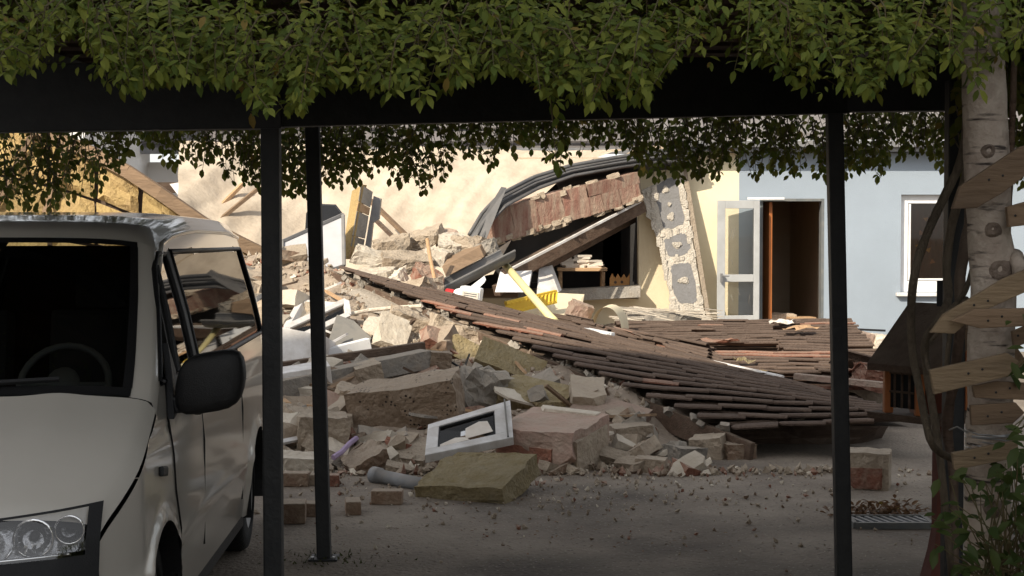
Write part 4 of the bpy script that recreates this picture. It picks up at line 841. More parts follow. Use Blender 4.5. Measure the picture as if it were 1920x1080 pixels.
pan('furniture_board', [P(1010, 505, 22.8), P(1030, 500, 22.9), P(1048, 548, 22.4), P(1006, 552, 22.2)], (.05, .25, .02), M_whitedirty, 'white furniture panel left of the small table', 'panel', .006)
b = MB(); b.lathe([(0, 0), (.1, .01), (.11, .12), (.05, .16), (0, .16)], P(1000, 530, 23), (0, 0, 1), 14); single('dark_jar', b, M_black, 'dark round jar between the two white furniture panels', 'jar')
pan('cream_wall_piece', [P(948, 582, 20.6), P(1010, 556, 21.0), P(1090, 560, 21.3), P(1082, 600, 20.6), P(1010, 606, 20.2)], (.05, .2, .05), M_cream, 'fallen piece of cream wall under the pale yellow pole', 'wall piece')
b = MB(); p0, p1 = P(945, 494, 19.7), P(1040, 604, 18.3); b.tube([p0, lerp(p0, p1, .9), p1], [.047, .047, .055], 14); single('yellow_pole', b, M_paleyellow, 'pale yellow round pole leaning onto the fallen roof', 'pole', smooth=True)
lv = thing('yellow_ladder', 'short yellow slotted rail lying under the pale yellow pole', 'rail', P(995, 590, 20.2))
p0, p1 = P(948, 578, 20.0), P(1042, 556, 20.6); u_ = (p1-p0); sd = Vector((0, .02, .065))
for d_ in (sd, -sd): b = MB(); b.bar(p0+d_, p1+d_, .05, .04); obj('rail', b, M_yellow, lv)
for k in range(13): b = MB(); c_ = lerp(p0, p1, (k+.5)/13); b.bar(c_-sd, c_+sd+u_.normalized()*.02, .075, .02, (0, 1, 0)); obj('rung', b, M_yellow, lv)
bt = thing('canister', 'white canister with red cap lying on the fallen roof', 'canister', P(880, 585, 18.2))
c_ = P(882, 562, 18.3); m_ = rotm(0, 0, -10)@rotm(0, 8, 0)
b = MB(); b.box(c_, (.25, .2, .30), m_); obj('body', b, M_white, bt, bevel=.03)
b = MB(); b.lathe([(.09, 0), (.07, .06), (.05, .08), (.05, .10)], c_+m_@Vector((-.12, 0, .03)), m_@Vector((-1, 0, 0)), 16); obj('neck', b, M_white, bt)
b = MB(); b.lathe([(.055, 0), (.06, .01), (.06, .09), (.05, .1), (0, .1)], c_+m_@Vector((-.20, 0, .03)), m_@Vector((-1, 0, 0)), 16); obj('cap', b, M_redcap, bt)
b = MB(); b.box(c_+m_@Vector((.01, -.103, 0)), (.19, .004, .2), m_); lb = obj('sticker', b, M_paper, bt)
b = MB()
for k in range(7): b.box(c_+m_@Vector((.01-(.02 if k % 3 == 2 else 0), -.107, .075-k*.024)), (.15-(.04 if k % 3 == 2 else 0), .003, .009), m_)
obj('print', b, M_darkgrey, lb)
b = MB(); b.prism([P(875, 545, 18.8), P(905, 522, 19), P(908, 530, 18.9), P(886, 552, 18.6)], (.02, .1, .03)); single('white_bracket', b, M_white, 'torn white plastic piece behind the canister', 'plastic piece')
# rolled cream sheet and chunk at the roof top
b = MB(); c_ = P(1136, 622, 19.4)
b.grid(lambda u, v: c_+Vector((math.cos(math.pi*(1.05-u*1.1))*(.19+.02*v)+v*.12, v*.7, math.sin(math.pi*(1.05-u*1.1))*.30)), 16, 4); single('curled_sheet', b, M_cream, 'curled cream sheet standing like an arch above the fallen roof', 'sheet', smooth=True)
ch('masonry_block', 1086, 606, 42, 44, .3, M_pink, 'tilted brick and plaster chunk left of the curled sheet', 'masonry block', (8, 24, 10), .05, 2, 19.8)
b = MB(); b.bar(P(1040, 606, 16.85), P(1147, 627, 16.25), .09, .03); b.bar(P(1040, 610, 16.82), P(1147, 631, 16.22), .02, .06); single('white_angle', b, M_white, 'white plastic angle strip lying at the foot of the yellow pole', 'plastic strip')
b = MB(); rr = random.Random(8)
for k in range(60):
    p = P(rr.uniform(1165, 1325), rr.uniform(578, 606), rr.uniform(21.5, 23.2)); d_ = Vector((rr.uniform(.25, .6), rr.uniform(-.2, .2), rr.uniform(-.10, .0)))
    b.bar(p-d_/2, p+d_/2, .02, .012)
o = single('white_lath_debris', b, M_plaster, None, None); o['kind'] = 'stuff'; o['label'] = 'tangle of thin white splinters at the foot of the cream wall'
ch('masonry_slab', 1240, 605, 150, 26, .9, M_conc, 'grey plaster debris at the foot of the leaning facade strip', 'masonry slab', (0, 4, 5), .08, 4, 22.3)
ch('masonry_block', 1612, 652, 46, 34, .3, M_pink, 'pink brick chunk in the sun below the blue wall', 'masonry block', (5, 5, 15), .05, 2, 21.5)
ch('masonry_block', 1655, 650, 40, 26, .3, M_plaster, 'white plaster lump in the sun below the blue wall', 'masonry block', (5, 5, 15), .06, 2, 21.5)
b = MB(); b.bar(P(1575, 616, 23.2), P(1660, 620, 23.2), .03, .03); single('dark_cable', b, M_black, 'thin dark cable hanging along the foot of the blue wall', 'cable')

# lilac ribbon
b = MB(); b.tube([P(625, 858, 12.1), P(640, 848, 12.2), P(655, 832, 12.4), P(668, 822, 12.6)], .022, 6); single('lilac_tube', b, M_lilac, 'lilac plastic tube bent between the broken blocks', 'tube')
# wires and rods poking out of the heap
rr = random.Random(14)
for i, (pts, lab) in enumerate((([(800, 735), (835, 700), (870, 690), (880, 665)], 'dark bent wire by the upright perforated brick'), ([(840, 675), (880, 700), (915, 725), (930, 745)], 'dark bent wire over the concrete lump'), ([(690, 770), (740, 745), (790, 728)], 'thin pale rod under the concrete lintel'), ([(500, 745), (545, 765), (560, 790)], 'dark cable beside the thicker black post'))):
    b = MB(); b.tube([P(x, y, heapY(x, y)-.25) for x, y in pts], .011, 6); single('bent_wire', b, M_stem if i == 2 else M_black, lab, 'wire')

# scattered bricks and fragments over the heap
def frag_mesh(k, size, rough, cuts):
    b = MB(); b.chunk((0, 0, 0), size, None, rough, cuts, 1, 500+k); return b
LM = [(o, o.location.copy(), o['label']) for o in C.objects if o.parent is None and o.get('label') and o.get('category') in ('masonry block', 'masonry slab', 'plaster slab', 'insulation slab', 'window', 'window frame', 'lintel', 'timber', 'pipe', 'brick', 'cabinet', 'box', 'panel', 'board', 'roof slab', 'stick', 'canister', 'gutter', 'rod', 'plaster block')]
def proj(p): return Vector((960+p.x/p.y*F_PX, 425+(CAM_Z-p.z)/p.y*F_PX))
USED = set()
def place_words(p, skip=0):
    a = proj(p); best = sorted(LM, key=lambda q: (proj(q[1])-a).length)[skip]; d = a-proj(best[1])
    w = best[2].split(); short = ' '.join(w[:5]) if len(w) > 5 else best[2]
    for stop in ('with', 'in', 'of', 'the', 'a', 'on', 'and', 'beside', 'above', 'under', 'below', 'at', 'just', 'lying', 'to', 'behind', 'across', 'half', 'broken'):
        while short.split()[-1] == stop: short = ' '.join(short.split()[:-1])
    return ('left of' if d.x < 0 else 'right of') if abs(d.x) > abs(d.y)*1.2 else ('above' if d.y < 0 else 'below'), short
rr = random.Random(77); pool = []
for k in range(14):
    full = k < 5
    size = (.24, .115, .09) if full else (rr.uniform(.10, .26), rr.uniform(.10, .2), rr.uniform(.05, .13))
    for m in (M_brown, M_mortar, M_brick, M_conc, M_plaster):
        pool.append((m, frag_mesh(k, size, .05 if full else .09, 1 if k < 3 else 3).mesh('fragment', m)))
wts = {M_brown: 3, M_mortar: 5, M_brick: 2.2, M_conc: 3, M_plaster: 1.3}
nm = {M_brown: ('brick_fragment', 'broken brown brick in the rubble heap', 'brick', 'broken brown bricks in the heap'), M_mortar: ('mortar_fragment', 'broken pale mortar piece in the rubble heap', 'rubble', 'pale mortar pieces in the heap'), M_brick: ('red_brick_fragment', 'broken red brick in the rubble heap', 'brick', 'broken red bricks in the heap'), M_conc: ('concrete_fragment', 'broken grey concrete piece in the rubble heap', 'rubble', 'grey concrete pieces in the heap'), M_plaster: ('plaster_fragment', 'broken white plaster piece in the rubble heap', 'rubble', 'white plaster pieces in the heap')}
cnt = 0; tries = 0
while cnt < 270 and tries < 9000:
    tries += 1
    x, y = rr.uniform(-3.0, 1.7), 12.1+8.6*rr.random()**1.35
    if eave_dist(x, y) > -.55 and y < 19: continue
    if x > .3 and y > 18: continue
    if abs(x) > y*.32+.2: continue
    z = heapz(x, y); pj = proj(Vector((x, y, z)))
    if any(a < pj.x < c and b_ < pj.y < d and rr.random() < .85 for a, b_, c, d in ((520, 545, 800, 760), (880, 620, 1090, 770), (640, 720, 870, 810), (790, 760, 1130, 900))): continue
    if z < .02 and rr.random() < .8: continue
    m = rr.choices(list(wts), list(wts.values()))[0]; me = rr.choice([q for q in pool if q[0] is m])[1]
    o = bpy.data.objects.new(nm[m][0], me); C.objects.link(o); s_ = rr.uniform(.7, 2.1) if y > 13 else rr.uniform(.6, 1.3)
    o.location = (x, y, max(z, 0)+.035*s_); o.rotation_euler = (rr.uniform(-.7, .7), rr.uniform(-.6, .6), rr.uniform(0, 6.3)); o.scale = (s_,)*3
    rel, short = place_words(o.location); sw = 'small' if s_ < 1.0 else 'large' if s_ > 1.5 else 'medium sized'
    for q_ in range(9):
        lab = '%s %s %s the %s' % (sw, nm[m][1].replace('broken ', '').replace(' in the rubble heap', ''), rel, short)
        if lab not in USED: break
        rel, short = place_words(o.location, q_+1)
    USED.add(lab); tag(o, lab, nm[m][2], nm[m][3]); cnt += 1
for k in range(40):                                    # splintered laths and torn board sheets in the heap
    x, y = rr.uniform(-2.9, .9), rr.uniform(12.6, 19)
    while eave_dist(x, y) > -.5 or abs(x) > y*.31: x, y = rr.uniform(-2.9, .9), rr.uniform(12.6, 19)
    c_ = Vector((x, y, heapz(x, y)+.10)); b = MB()
    m3 = rotm(rr.uniform(-25, 25), rr.uniform(-28, 28), rr.uniform(0, 180)); what = ('pale splintered', 'brown splintered', 'dark splintered', 'white painted')[k % 4]+' lath' if k < 24 else 'torn '+('plaster', 'grey fibre', 'white painted', 'mineral wool')[k % 4]+' sheet'
    for q_ in range(9):
        rel, short = place_words(c_, q_); lab = '%s %s the %s' % (what, rel, short)
        if lab not in USED: break
    USED.add(lab)
    if k < 24:
        L_ = rr.uniform(.35, 1.0); w = rr.uniform(.025, .06); t0_ = rr.uniform(.2, .5)
        b.prism([c_+m3@Vector(q) for q in ((-L_/2, -w/2, 0), (L_/2-.06, -w/2, 0), (L_/2, 0, 0), (L_/2-.09, w/2, 0), (-L_/2+.03, w/2, 0))], m3@Vector((0, 0, .022)))
        single('broken_lath', b, (M_woodpale, M_wood, M_wooddark, M_whitedirty)[k % 4], lab, 'lath', 'splintered laths in the heap')
    else:
        w, d = rr.uniform(.3, .65), rr.uniform(.2, .45); n_ = 9
        poly = [Vector((math.cos(a*6.283/n_)*w/2*rr.uniform(.7, 1.1), math.sin(a*6.283/n_)*d/2*rr.uniform(.7, 1.1), 0)) for a in range(n_)]
        b.prism([c_+m3@q for q in poly], m3@Vector((0, 0, .02)))
        single('board_sheet', b, (M_plaster, M_conc, M_whitedirty, M_wool)[k % 4], lab, 'board sheet', 'torn sheets in the heap')
# crumbs: joined, too small to pick apart
for nm_, m, n_, seed, lab in (('rubble_crumbs', M_mortar, 5200, 1, 'small crumbs of mortar and plaster over the heap and yard'), ('brick_crumbs', M_brick, 1500, 2, 'small crumbs of red brick over the heap and yard'), ('dark_crumbs', M_brown, 2600, 3, 'small dark crumbs over the heap and yard'), ('white_crumbs', M_plaster, 1500, 4, 'small white plaster crumbs over the heap and yard')):
    rr = random.Random(seed*31); b = MB()
    for k in range(n_):
        if rr.random() < .84: x, y = rr.uniform(-3.6, 2.6), rr.uniform(12, 21)
        else: x, y = rr.gauss(.2, 2.0), 12.7-abs(rr.gauss(0, 1.6))
        if abs(x) > y*.34 or (x > 1.25 and 12.3 < y < 15): continue
        if eave_dist(x, y) > .3 and 13.2 < y < 18.4: continue
        s_ = (.012+.055*rr.random()**2)*(1 if y > 12 else .5); z = max(heapz(x, y), 0.006)
        c_ = Vector((x, y, z+s_*.25)); m3 = rotm(rr.uniform(0, 90), rr.uniform(0, 90), rr.uniform(0, 360))
        vs = [c_+m3@Vector((a*s_*rr.uniform(.5, 1.2), b2*s_*rr.uniform(.4, .9), d*s_*rr.uniform(.3, .7))) for a, b2, d in ((1, 0, 0), (-1, .2, 0), (0, 1, 0), (0, -1, .3), (.2, 0, 1), (0, .1, -1))]
        b.add(vs, [(0, 2, 4), (2, 1, 4), (1, 3, 4), (3, 0, 4), (2, 0, 5), (1, 2, 5), (3, 1, 5), (0, 3, 5)])
    o = obj(nm_, b, m); o['kind'] = 'stuff'; o['label'] = lab
# crumbs on the right half of the yard and flat plaster flakes
# ------------------------------------------------------------------ fallen tiled roof
PROF = [(0, .052), (.05, .062), (.16, .064), (.27, .052), (.37, .020), (.46, .006), (.70, .0), (.73, .012), (.78, .0), (.98, -.002)]
def tile_mesh(name, m, seed, broken=False):            # a clay tile: a hollow roll on one side, a flat pan on the other
    b = MB(); L = .40; n = len(PROF)
    def pt(u, k, lo):
        t, z = PROF[k]; ln = .14*abs(math.sin(t*5+seed))*(1-u) if broken else 0
        return Vector((-L/2+u*L+ln+.004*noise.noise(Vector((t*3, u*3, seed))), (t-.5)*.325, z+.006*(1-u)-(.013 if lo else 0)+.003*noise.noise(Vector((u*4, t*4, seed+.5)))))
    vs = [pt(u, k, lo) for lo in (0, 1) for u in (0, 1) for k in range(n)]; fs = []
    for j in range(n-1):
        fs += [(j, n+j, n+j+1, j+1), (2*n+j+1, 3*n+j+1, 3*n+j, 2*n+j), (2*n+j, j, j+1, 2*n+j+1), (n+j, 3*n+j, 3*n+j+1, n+j+1)]
    fs += [(0, 2*n, 3*n, n), (n-1, 2*n-1, 4*n-1, 3*n-1)]
    b.add(vs, fs); return b.mesh(name, m)
TM = [tile_mesh('tile', M_tile, s) for s in range(4)]+[tile_mesh('tile', M_tile, 9, True)]; TR = [tile_mesh('tile', M_tilered, s+20, s == 2) for s in range(3)]
def lay(root, c00, c10, c01, c11, nrows, seed, missing, red, sag=0, leap=.345):
    # rows run from the eave edge (u=0) to the far edge (u=1); c00->c01 follows the eave
    r = random.Random(seed)
    def S(u, v):
        p = lerp(lerp(c00, c10, u), lerp(c01, c11, u), v)
        return p+Vector((0, 0, -sag*math.sin(math.pi*min(1, max(0, u)))*math.sin(math.pi*v)+.014*fnoise(u*4+seed, v*5, 1)))
    for i in range(nrows):
        v = (i+.5)/nrows; ln = (S(1, v)-S(0, v)).length; n = max(1, round(ln/leap)); st = r.uniform(-.05, .05)
        for k in range(n):
            if missing(i, k, n, r): continue
            u = (k+.5+st*(1 if True else 0))/n
            p = S(u, v); ex = (S(u+.02, v)-S(u-.02, v)).normalized(); ey = (S(u, v+.02)-S(u, v-.02)); ey = (ey-ex*ey.dot(ex)).normalized(); ez = ex.cross(ey)
            if ez.z < 0: ey = -ey; ez = -ez
            m = Matrix((ex, ey, ez)).transposed()@rotm(r.gauss(0, 1.0), r.gauss(-.6, .8), r.gauss(0, .8))
            wsc = ((S(u, v+.5/nrows)-S(u, v-.5/nrows)).length)/.30
            m = m@Matrix.Diagonal((1.0, max(.6, min(1.5, wsc)), 1)); M4 = m.to_4x4(); M4.translation = p+ez*(.02+r.uniform(-.004, .005))
            mesh = r.choice(TR) if red(i, k, n, r) else (r.choice(TM[:4]) if r.random() < .93 else TM[4])
            inst('tile', mesh, M4, root)
    return S
A0 = P(640, 508, 18.0); B0 = P(1392, 815, 12.95); C0 = P(1352, 700, 16.0); D0 = P(1722, 792, 13.1)
r1 = thing('fallen_roof', 'large fallen section of brown tiled roof sloping from the heap down to the yard', 'roof section', P(1200, 800, 14))
lay(r1, A0, P(1420, 712, 15.9), B0, P(1735, 797, 12.75), 20, 1,
    lambda i, k, n, r: r.random() < .02 or (i < 4 and k > n-2), lambda i, k, n, r: r.random() < (.16 if 4 < i < 9 and k < 3 else .012))
b = MB(); up = Vector((0, 0, -.05)); Cc = P(1420, 712, 15.9); Dd = P(1735, 797, 12.75); b.grid(lambda u, v: lerp(lerp(A0, Cc, u), lerp(B0, Dd, u), v*.92)+up, 8, 8); obj('boarding', b, M_wooddark, r1)
ev = (B0-A0).normalized(); inn = Vector((ev.y, -ev.x, 0)).normalized()*-1
if inn.x < 0: inn = -inn
b = MB(); b.bar(A0+Vector((-.03, 0, -.13))-ev*.2, B0+Vector((-.03, 0, -.12))+ev*.15, .05, .20); obj('fascia_board', b, M_wooddark, r1, bevel=.006)
b = MB(); b.bar(A0+inn*.5+Vector((0, 0, -.30)), lerp(A0, B0, .75)+inn*.5+Vector((0, 0, -.25)), .12, .16); obj('purlin', b, M_wooddark, r1, bevel=.006)
for k in range(6):
    t = (k+.4)/9; p = lerp(A0, B0, t)+Vector((0, 0, -.15)); q = lerp(P(1420, 712, 15.9), P(1735, 797, 12.75), t)+Vector((0, 0, -.15)); b = MB(); b.bar(p-(q-p).normalized()*.06, q, .09, .13); obj('rafter', b, M_wooddark, r1)
b = MB(); rr = random.Random(17)                       # mortar lumps stuck along the broken eave
for k in range(46):
    t = rr.random(); p = lerp(A0, B0, t)+Vector((rr.uniform(-.06, .04), rr.uniform(-.06, .02), rr.uniform(-.1, .0)))
    b.chunk(p, (rr.uniform(.05, .13), rr.uniform(.05, .1), rr.uniform(.03, .08)), rotm(rr.uniform(0, 60), rr.uniform(0, 60), rr.uniform(0, 90)), .1, 2, 1, k)
o = obj('eave_mortar', b, M_conc, r1); o['kind'] = 'stuff'
# front edge beam on the ground, right end
# rear section lying nearly flat
r2 = thing('fallen_roof', 'flatter rear section of brown tiled roof lying before the cream and blue walls', 'roof section', P(1400, 680, 17))
b0, b1 = P(1150, 611, 21.8), P(1585, 606, 21.9); f0, f1 = P(1330, 706, 15.6), P(1685, 716, 15.2)
lay(r2, b0, b1, f0, f1, 21, 2, lambda i, k, n, r: r.random() < .02 or (11 <= i <= 13 and k < 4), lambda i, k, n, r: r.random() < .03 or (13 < i < 16 and k < 5))
b = MB(); dn = Vector((0, 0, -.06)); b.prism([b0+dn, b1+dn, f1+dn, f0+dn], (0, 0, -.03)); obj('boarding', b, M_tilered, r2)
r3 = thing('fallen_roof', 'narrow strip of broken roof tiles between the two fallen sections and the right post', 'roof section', P(1600, 700, 14.6))
lay(r3, P(1030, 600, 18.6), P(1330, 655, 17.4), P(1130, 628, 18.2), P(1345, 690, 16.2), 5, 3, lambda i, k, n, r: r.random() < .06, lambda i, k, n, r: r.random() < .10)
b = MB(); b.prism([P(1030, 604, 18.55), P(1330, 660, 17.35), P(1345, 698, 16.1), P(1130, 634, 18.1)], (0, 0, -.04)); obj('boarding', b, M_wooddark, r3)
b = MB(); b.chunk((2.3, 14.75, .05), (2.0, 1.9, .42), None, .06, 2, 3, 6); single('under_roof_blocker', b, M_wooddark, 'dark block added under the front of the fallen roof to keep light out', 'rubble')['kind'] = 'stuff'  # solid dark block added so the gap under the roof stays unlit
b = MB(); b.chunk((2.6, 18.5, .1), (2.8, 5.6, .5), None, .04, 2, 3, 5); single('under_roof_rubble', b, M_heap, 'flat rubble bed under the rear roof section', 'rubble')['kind'] = 'stuff'
# loose bits on the roof
def onroof(name, px0, py0, Y0, px1, py1, Y1, w, h, m, lab, cat): b = MB(); b.bar(P(px0, py0, Y0), P(px1, py1, Y1), w, h); return single(name, b, m, lab, cat, bevel=.004)
b = MB(); p0, p1 = P(1306, 672, 16.1), P(1468, 707, 14.9); b.tube([p0, p1], .018, 8); b.bar(p0, p0+Vector((0, 0, -.06)), .02, .02, (1, 0, 0)); single('white_conduit', b, M_whitedirty, 'thin white conduit lying on the middle of the fallen roof', 'conduit')
rr = random.Random(5)
for i, (px, py, Y, w, d, m, lab) in enumerate(((1332, 768, 14.0, .22, .24, M_paper, 'crumpled white paper scrap on the lower part of the fallen roof'), (1502, 752, 14.1, .10, .40, M_pink, 'pink plaster strip on the fallen roof left of the right post'), (1494, 798, 13.2, .16, .12, M_plaster, 'pale plaster flake on the front edge of the fallen roof'), (1310, 728, 14.9, .40, .06, M_plaster, 'thin pale splinter on the middle of the fallen roof'), (1345, 646, 17.6, .42, .12, M_tilered, 'broken red tile on the rear roof section'), (1468, 610, 20.5, .28, .3, M_paper, 'white paper sheet at the foot of the doorway'), (1500, 622, 19.4, .42, .3, M_woodpale, 'torn cardboard piece on the rear roof section below the doorway'), (1395, 684, 16.0, .18, .18, M_wool, 'lump of mineral wool above the white conduit'), (1272, 745, 14.5, .10, .12, M_plaster, 'small pale flake near the step in the roof'), (1395, 706, 15.3, .5, .2, M_woolbright, 'torn yellow wool piece at the step in the roof'), (1210, 640, 18.4, .18, .2, M_wool, 'greenish crumb of wool near the curled sheet'))):
    b = MB(); p = P(px, py, Y)
    b.grid(lambda u, v: p+rotm(0, 0, rr.uniform(-1, 1)+i*37)@Vector(((u-.5)*w*(1+.3*math.sin(v*7+i)), (v-.5)*d*(1+.3*math.sin(u*5+i)), .05+.05*noise.noise(Vector((u*3, v*3, i*5.1))))), 6, 6)
    o = single('roof_scrap', b, m, lab, 'scrap')
b = MB(); b.bar(P(1490, 705, 15.0), P(1720, 728, 14.6), .12, .05); single('red_batten', b, M_pink, 'pinkish broken lath lying between the roof sections at the right post', 'lath')
ch('tile_heap', 1640, 722, 70, 40, .3, M_tilered, 'broken red tile lump beside the miniature house', 'tile lump', (10, 14, 20), .08, 3, 15.0)
for k, (px, py) in enumerate(((1600, 690), (1625, 706), (1660, 700), (1600, 725), (1690, 742))):
    M4 = Matrix.Translation(P(px, py, 15.2)+Vector((0, 0, .05)))@Euler((R(12*k-20), R(14-8*k), R(30*k))).to_matrix().to_4x4()
    o = bpy.data.objects.new('loose_tile', (TR if k % 2 else TM)[k % 3]); C.objects.link(o); o.matrix_world = M4; tag(o, ('loose brown roof tile just left of the upper right post', 'loose red roof tile tossed right of the post above the pinkish lath', 'loose brown roof tile beside the miniature house roof', 'loose red roof tile under the pinkish lath right of the post', 'loose brown roof tile below the miniature house window')[k], 'roof tile', 'loose tiles behind the right post')

# ------------------------------------------------------------------ pergola (carport frame)
pg = thing('pergola', 'black steel pergola overgrown with vines in front of the rubble', 'pergola', (0, 7.5, 0))
def post(p0, p1, w):
    b = MB(); b.bar(p0, p1, w, w, (0, 1, 0)); return obj('post', b, M_steel, pg, bevel=.008)
zb = lambda x: 2.305+.055*(x+1)
post(Vector((-1.035, 6.9, 0)), P(508, 232, 6.9), .080)
post(Vector((P(608, 1056, 9).x, 9.0, 0)), P(585, 205, 9.0), .078)
post(Vector((P(1577, 900, 8).x+.02, 8.0, 0)), P(1564, 200, 8.0), .078)
post(Vector((2.02, 7.3, 0)), P(1793, 150, 7.3), .085)
b = MB(); b.bar(P(-700, 196, 7.0), P(530, 178, 6.9), .10, .29); obj('beam', b, M_steel, pg, bevel=.006)
b = MB(); b.bar(P(500, 178, 6.9), P(1585, 160, 8.0), .10, .28); obj('beam', b, M_steel, pg, bevel=.006)
b = MB(); b.bar(P(1545, 158, 8.0), P(2500, 148, 7.9), .10, .28); obj('beam', b, M_steel, pg, bevel=.006)
b = MB(); b.bar(P(-500, 205, 9.0), P(1590, 190, 9.2), .10, .14); obj('beam', b, M_steel, pg, bevel=.006)
for k in range(9):
    x = -4.2+k*.95; b = MB(); b.bar((x, 6.3, 2.66), (x, 9.4, 2.70), .07, .12); obj('rafter', b, M_steel, pg)
rr = random.Random(12)
for k in range(22):
    y = 5.95+k*.165; b = MB(); b.bar((-6.5, y, 2.76+(k%2)*.027), (4.2, y, 2.78+(k%2)*.027), .172, .025); obj('shade_board', b, M_wooddark, pg)  # boards added in place of dense vine canopy to block sky light
for x, y in ((-1.035, 6.9), (P(608, 1056, 9).x, 9.0), (P(1577, 900, 8).x+.02, 8.0)):
    b = MB(); b.box((x, y, .005), (.16, .16, .012)); bpq = obj('base_plate', b, M_steel, pg, bevel=.002)
    for sx in (-.06, .06):
        b = MB(); b.lathe([(.012, 0), (.012, .012), (0, .012)], (x+sx, y-.06, .011), (0, 0, 1), 6); obj('bolt', b, M_wire, bpq)
# weeds at the foot of the thin post
b = MB(); rr = random.Random(3)
for k in range(160):
    a = rr.uniform(0, 6.28); r_ = abs(rr.gauss(0, .14)); x = -1.06+math.cos(a)*r_*1.6; y = 9.0+math.sin(a)*r_; h = rr.uniform(.008, .028); d_ = Vector((rr.uniform(-.02, .02), rr.uniform(-.02, .02), h))
    w = Vector((rr.uniform(-.008, .008), rr.uniform(-.008, .008), 0)); p = Vector((x, y, .002)); b.add([p-w, p+w, p+d_], [(0, 1, 2)])
o = obj('weeds', b, M_moss); o['kind'] = 'stuff'; o['label'] = 'small weeds and moss round the foot of the thin post'

# ------------------------------------------------------------------ vines
def leaf_geo(L, w=.46, fold=.16):
    return ([Vector((0, 0, 0)), Vector((.28*L, w*.40*L, fold*.5*L)), Vector((.62*L, w*.44*L, fold*.35*L)), Vector((L, 0, -.10*L)), Vector((.62*L, -w*.44*L, fold*.35*L)), Vector((.28*L, -w*.40*L, fold*.5*L)), Vector((.5*L, 0, 0))],
            [(0, 1, 6), (1, 2, 6), (2, 3, 6), (3, 4, 6), (4, 5, 6), (5, 0, 6)])
def leaf_mesh(name, m, L, w=.46):
    b = MB(); b.add(*leaf_geo(L, w)); me = bpy.data.meshes.new(name); me.from_pydata(b.v, [], b.f); me.materials.append(m)
    for p in me.polygons: p.use_smooth = True
    return me
def shoot_leaves(pts, rr, L0, out, stems, spread=1.0, step=.045, down=.5, wild=.25):
    # a drooping shoot: leaflets left and right of it, one at the tip
    pts = [Vector(p) for p in pts]; stems.append(pts)
    acc = 0; side = 1
    for a, c in zip(pts, pts[1:]):
        d = (c-a); l = d.length
        if l < 1e-4: continue
        d.normalize(); t = acc
        while t < l:
            p = a+d*t; sd = d.cross(Vector((0, -1, .4))).normalized()*side; side = -side
            ax = (d*rr.uniform(.2, .9)+sd*rr.uniform(.5, 1.1)*spread+Vector((rr.gauss(0, wild), rr.gauss(-.25, .15+wild*.8), -down*rr.uniform(.2, 1)))).normalized()
            up = Vector((rr.gauss(0, .35), -.65+rr.gauss(0, .35), .8)); y = up.cross(ax).normalized(); z = ax.cross(y)
            out.append((p, ax, y, z, L0*rr.uniform(.65, 1.25))); t += step*rr.uniform(.7, 1.3)
        acc = t-l
    d = (pts[-1]-pts[-2]).normalized(); y = Vector((0, -.8, .6)).cross(d).normalized(); out.append((pts[-1], d, y, d.cross(y), L0*1.1))
def leaf_things(root, out, m, Lref, nobj, rr):
    out.sort(key=lambda q: q[0].y-(q[4]*3)+(2.5 if abs(q[0].x) > q[0].y*.33 or q[0].z > CAM_Z+q[0].y*.142 else 0))
    w = .62 if m is M_leafback else .46
    me = leaf_mesh('leaf', m, 1.0, w)
    for p, x, y, z, L in out[:nobj]:
        M4 = Matrix((x*L, y*L, z*L)).transposed().to_4x4(); M4.translation = p; inst('leaf', me, M4, root)
    b = MB(); gv, gf = leaf_geo(1.0, w); vs = []; fs = []
    for p, x, y, z, L in out[nobj:]:
        n = len(vs); vs += [p+(x*v.x+y*v.y+z*v.z)*L for v in gv]; fs += [tuple(i+n for i in f) for f in gf]
    me2 = bpy.data.meshes.new('foliage'); off = OFF[root.name]; me2.from_pydata([v-off for v in vs], [], fs); me2.materials.append(m)
    for p in me2.polygons: p.use_smooth = True
    o = bpy.data.objects.new('foliage', me2); C.objects.link(o); o.parent = root; o['kind'] = 'stuff'
def stems_obj(root, stems, m, r0=.004, every=1):
    b = MB()
    for s_ in stems[::every]: b.tube(s_, [r0*(1-.6*i/max(1, len(s_)-1)) for i in range(len(s_))], 5, False)
    o = obj('twig', b, m, root); o['kind'] = 'stuff'
ENV_F = [(-40, 150), (30, 130), (60, 125), (100, 60), (150, 55), (200, 150), (240, 175), (270, 165), (300, 140), (400, 150), (440, 150), (470, 200), (520, 205), (580, 185), (600, 150), (640, 150), (700, 165), (740, 185), (800, 185), (850, 150), (900, 130), (960, 120), (1000, 150), (1030, 190), (1090, 185), (1150, 180), (1210, 185), (1240, 120), (1290, 100), (1340, 110), (1385, 130), (1420, 95), (1460, 130), (1500, 160), (1540, 175), (1600, 165), (1640, 175), (1670, 110), (1700, 140), (1730, 170), (1760, 110), (1800, 130), (1830, 170), (1870, 120), (1900, 90), (1960, 80)]
rr = random.Random(101); out = []; stems = []
fv = thing('front_vine', 'bright green climbing vine hanging over the front edge of the pergola', 'climbing vine', (0, 6, 2.5))
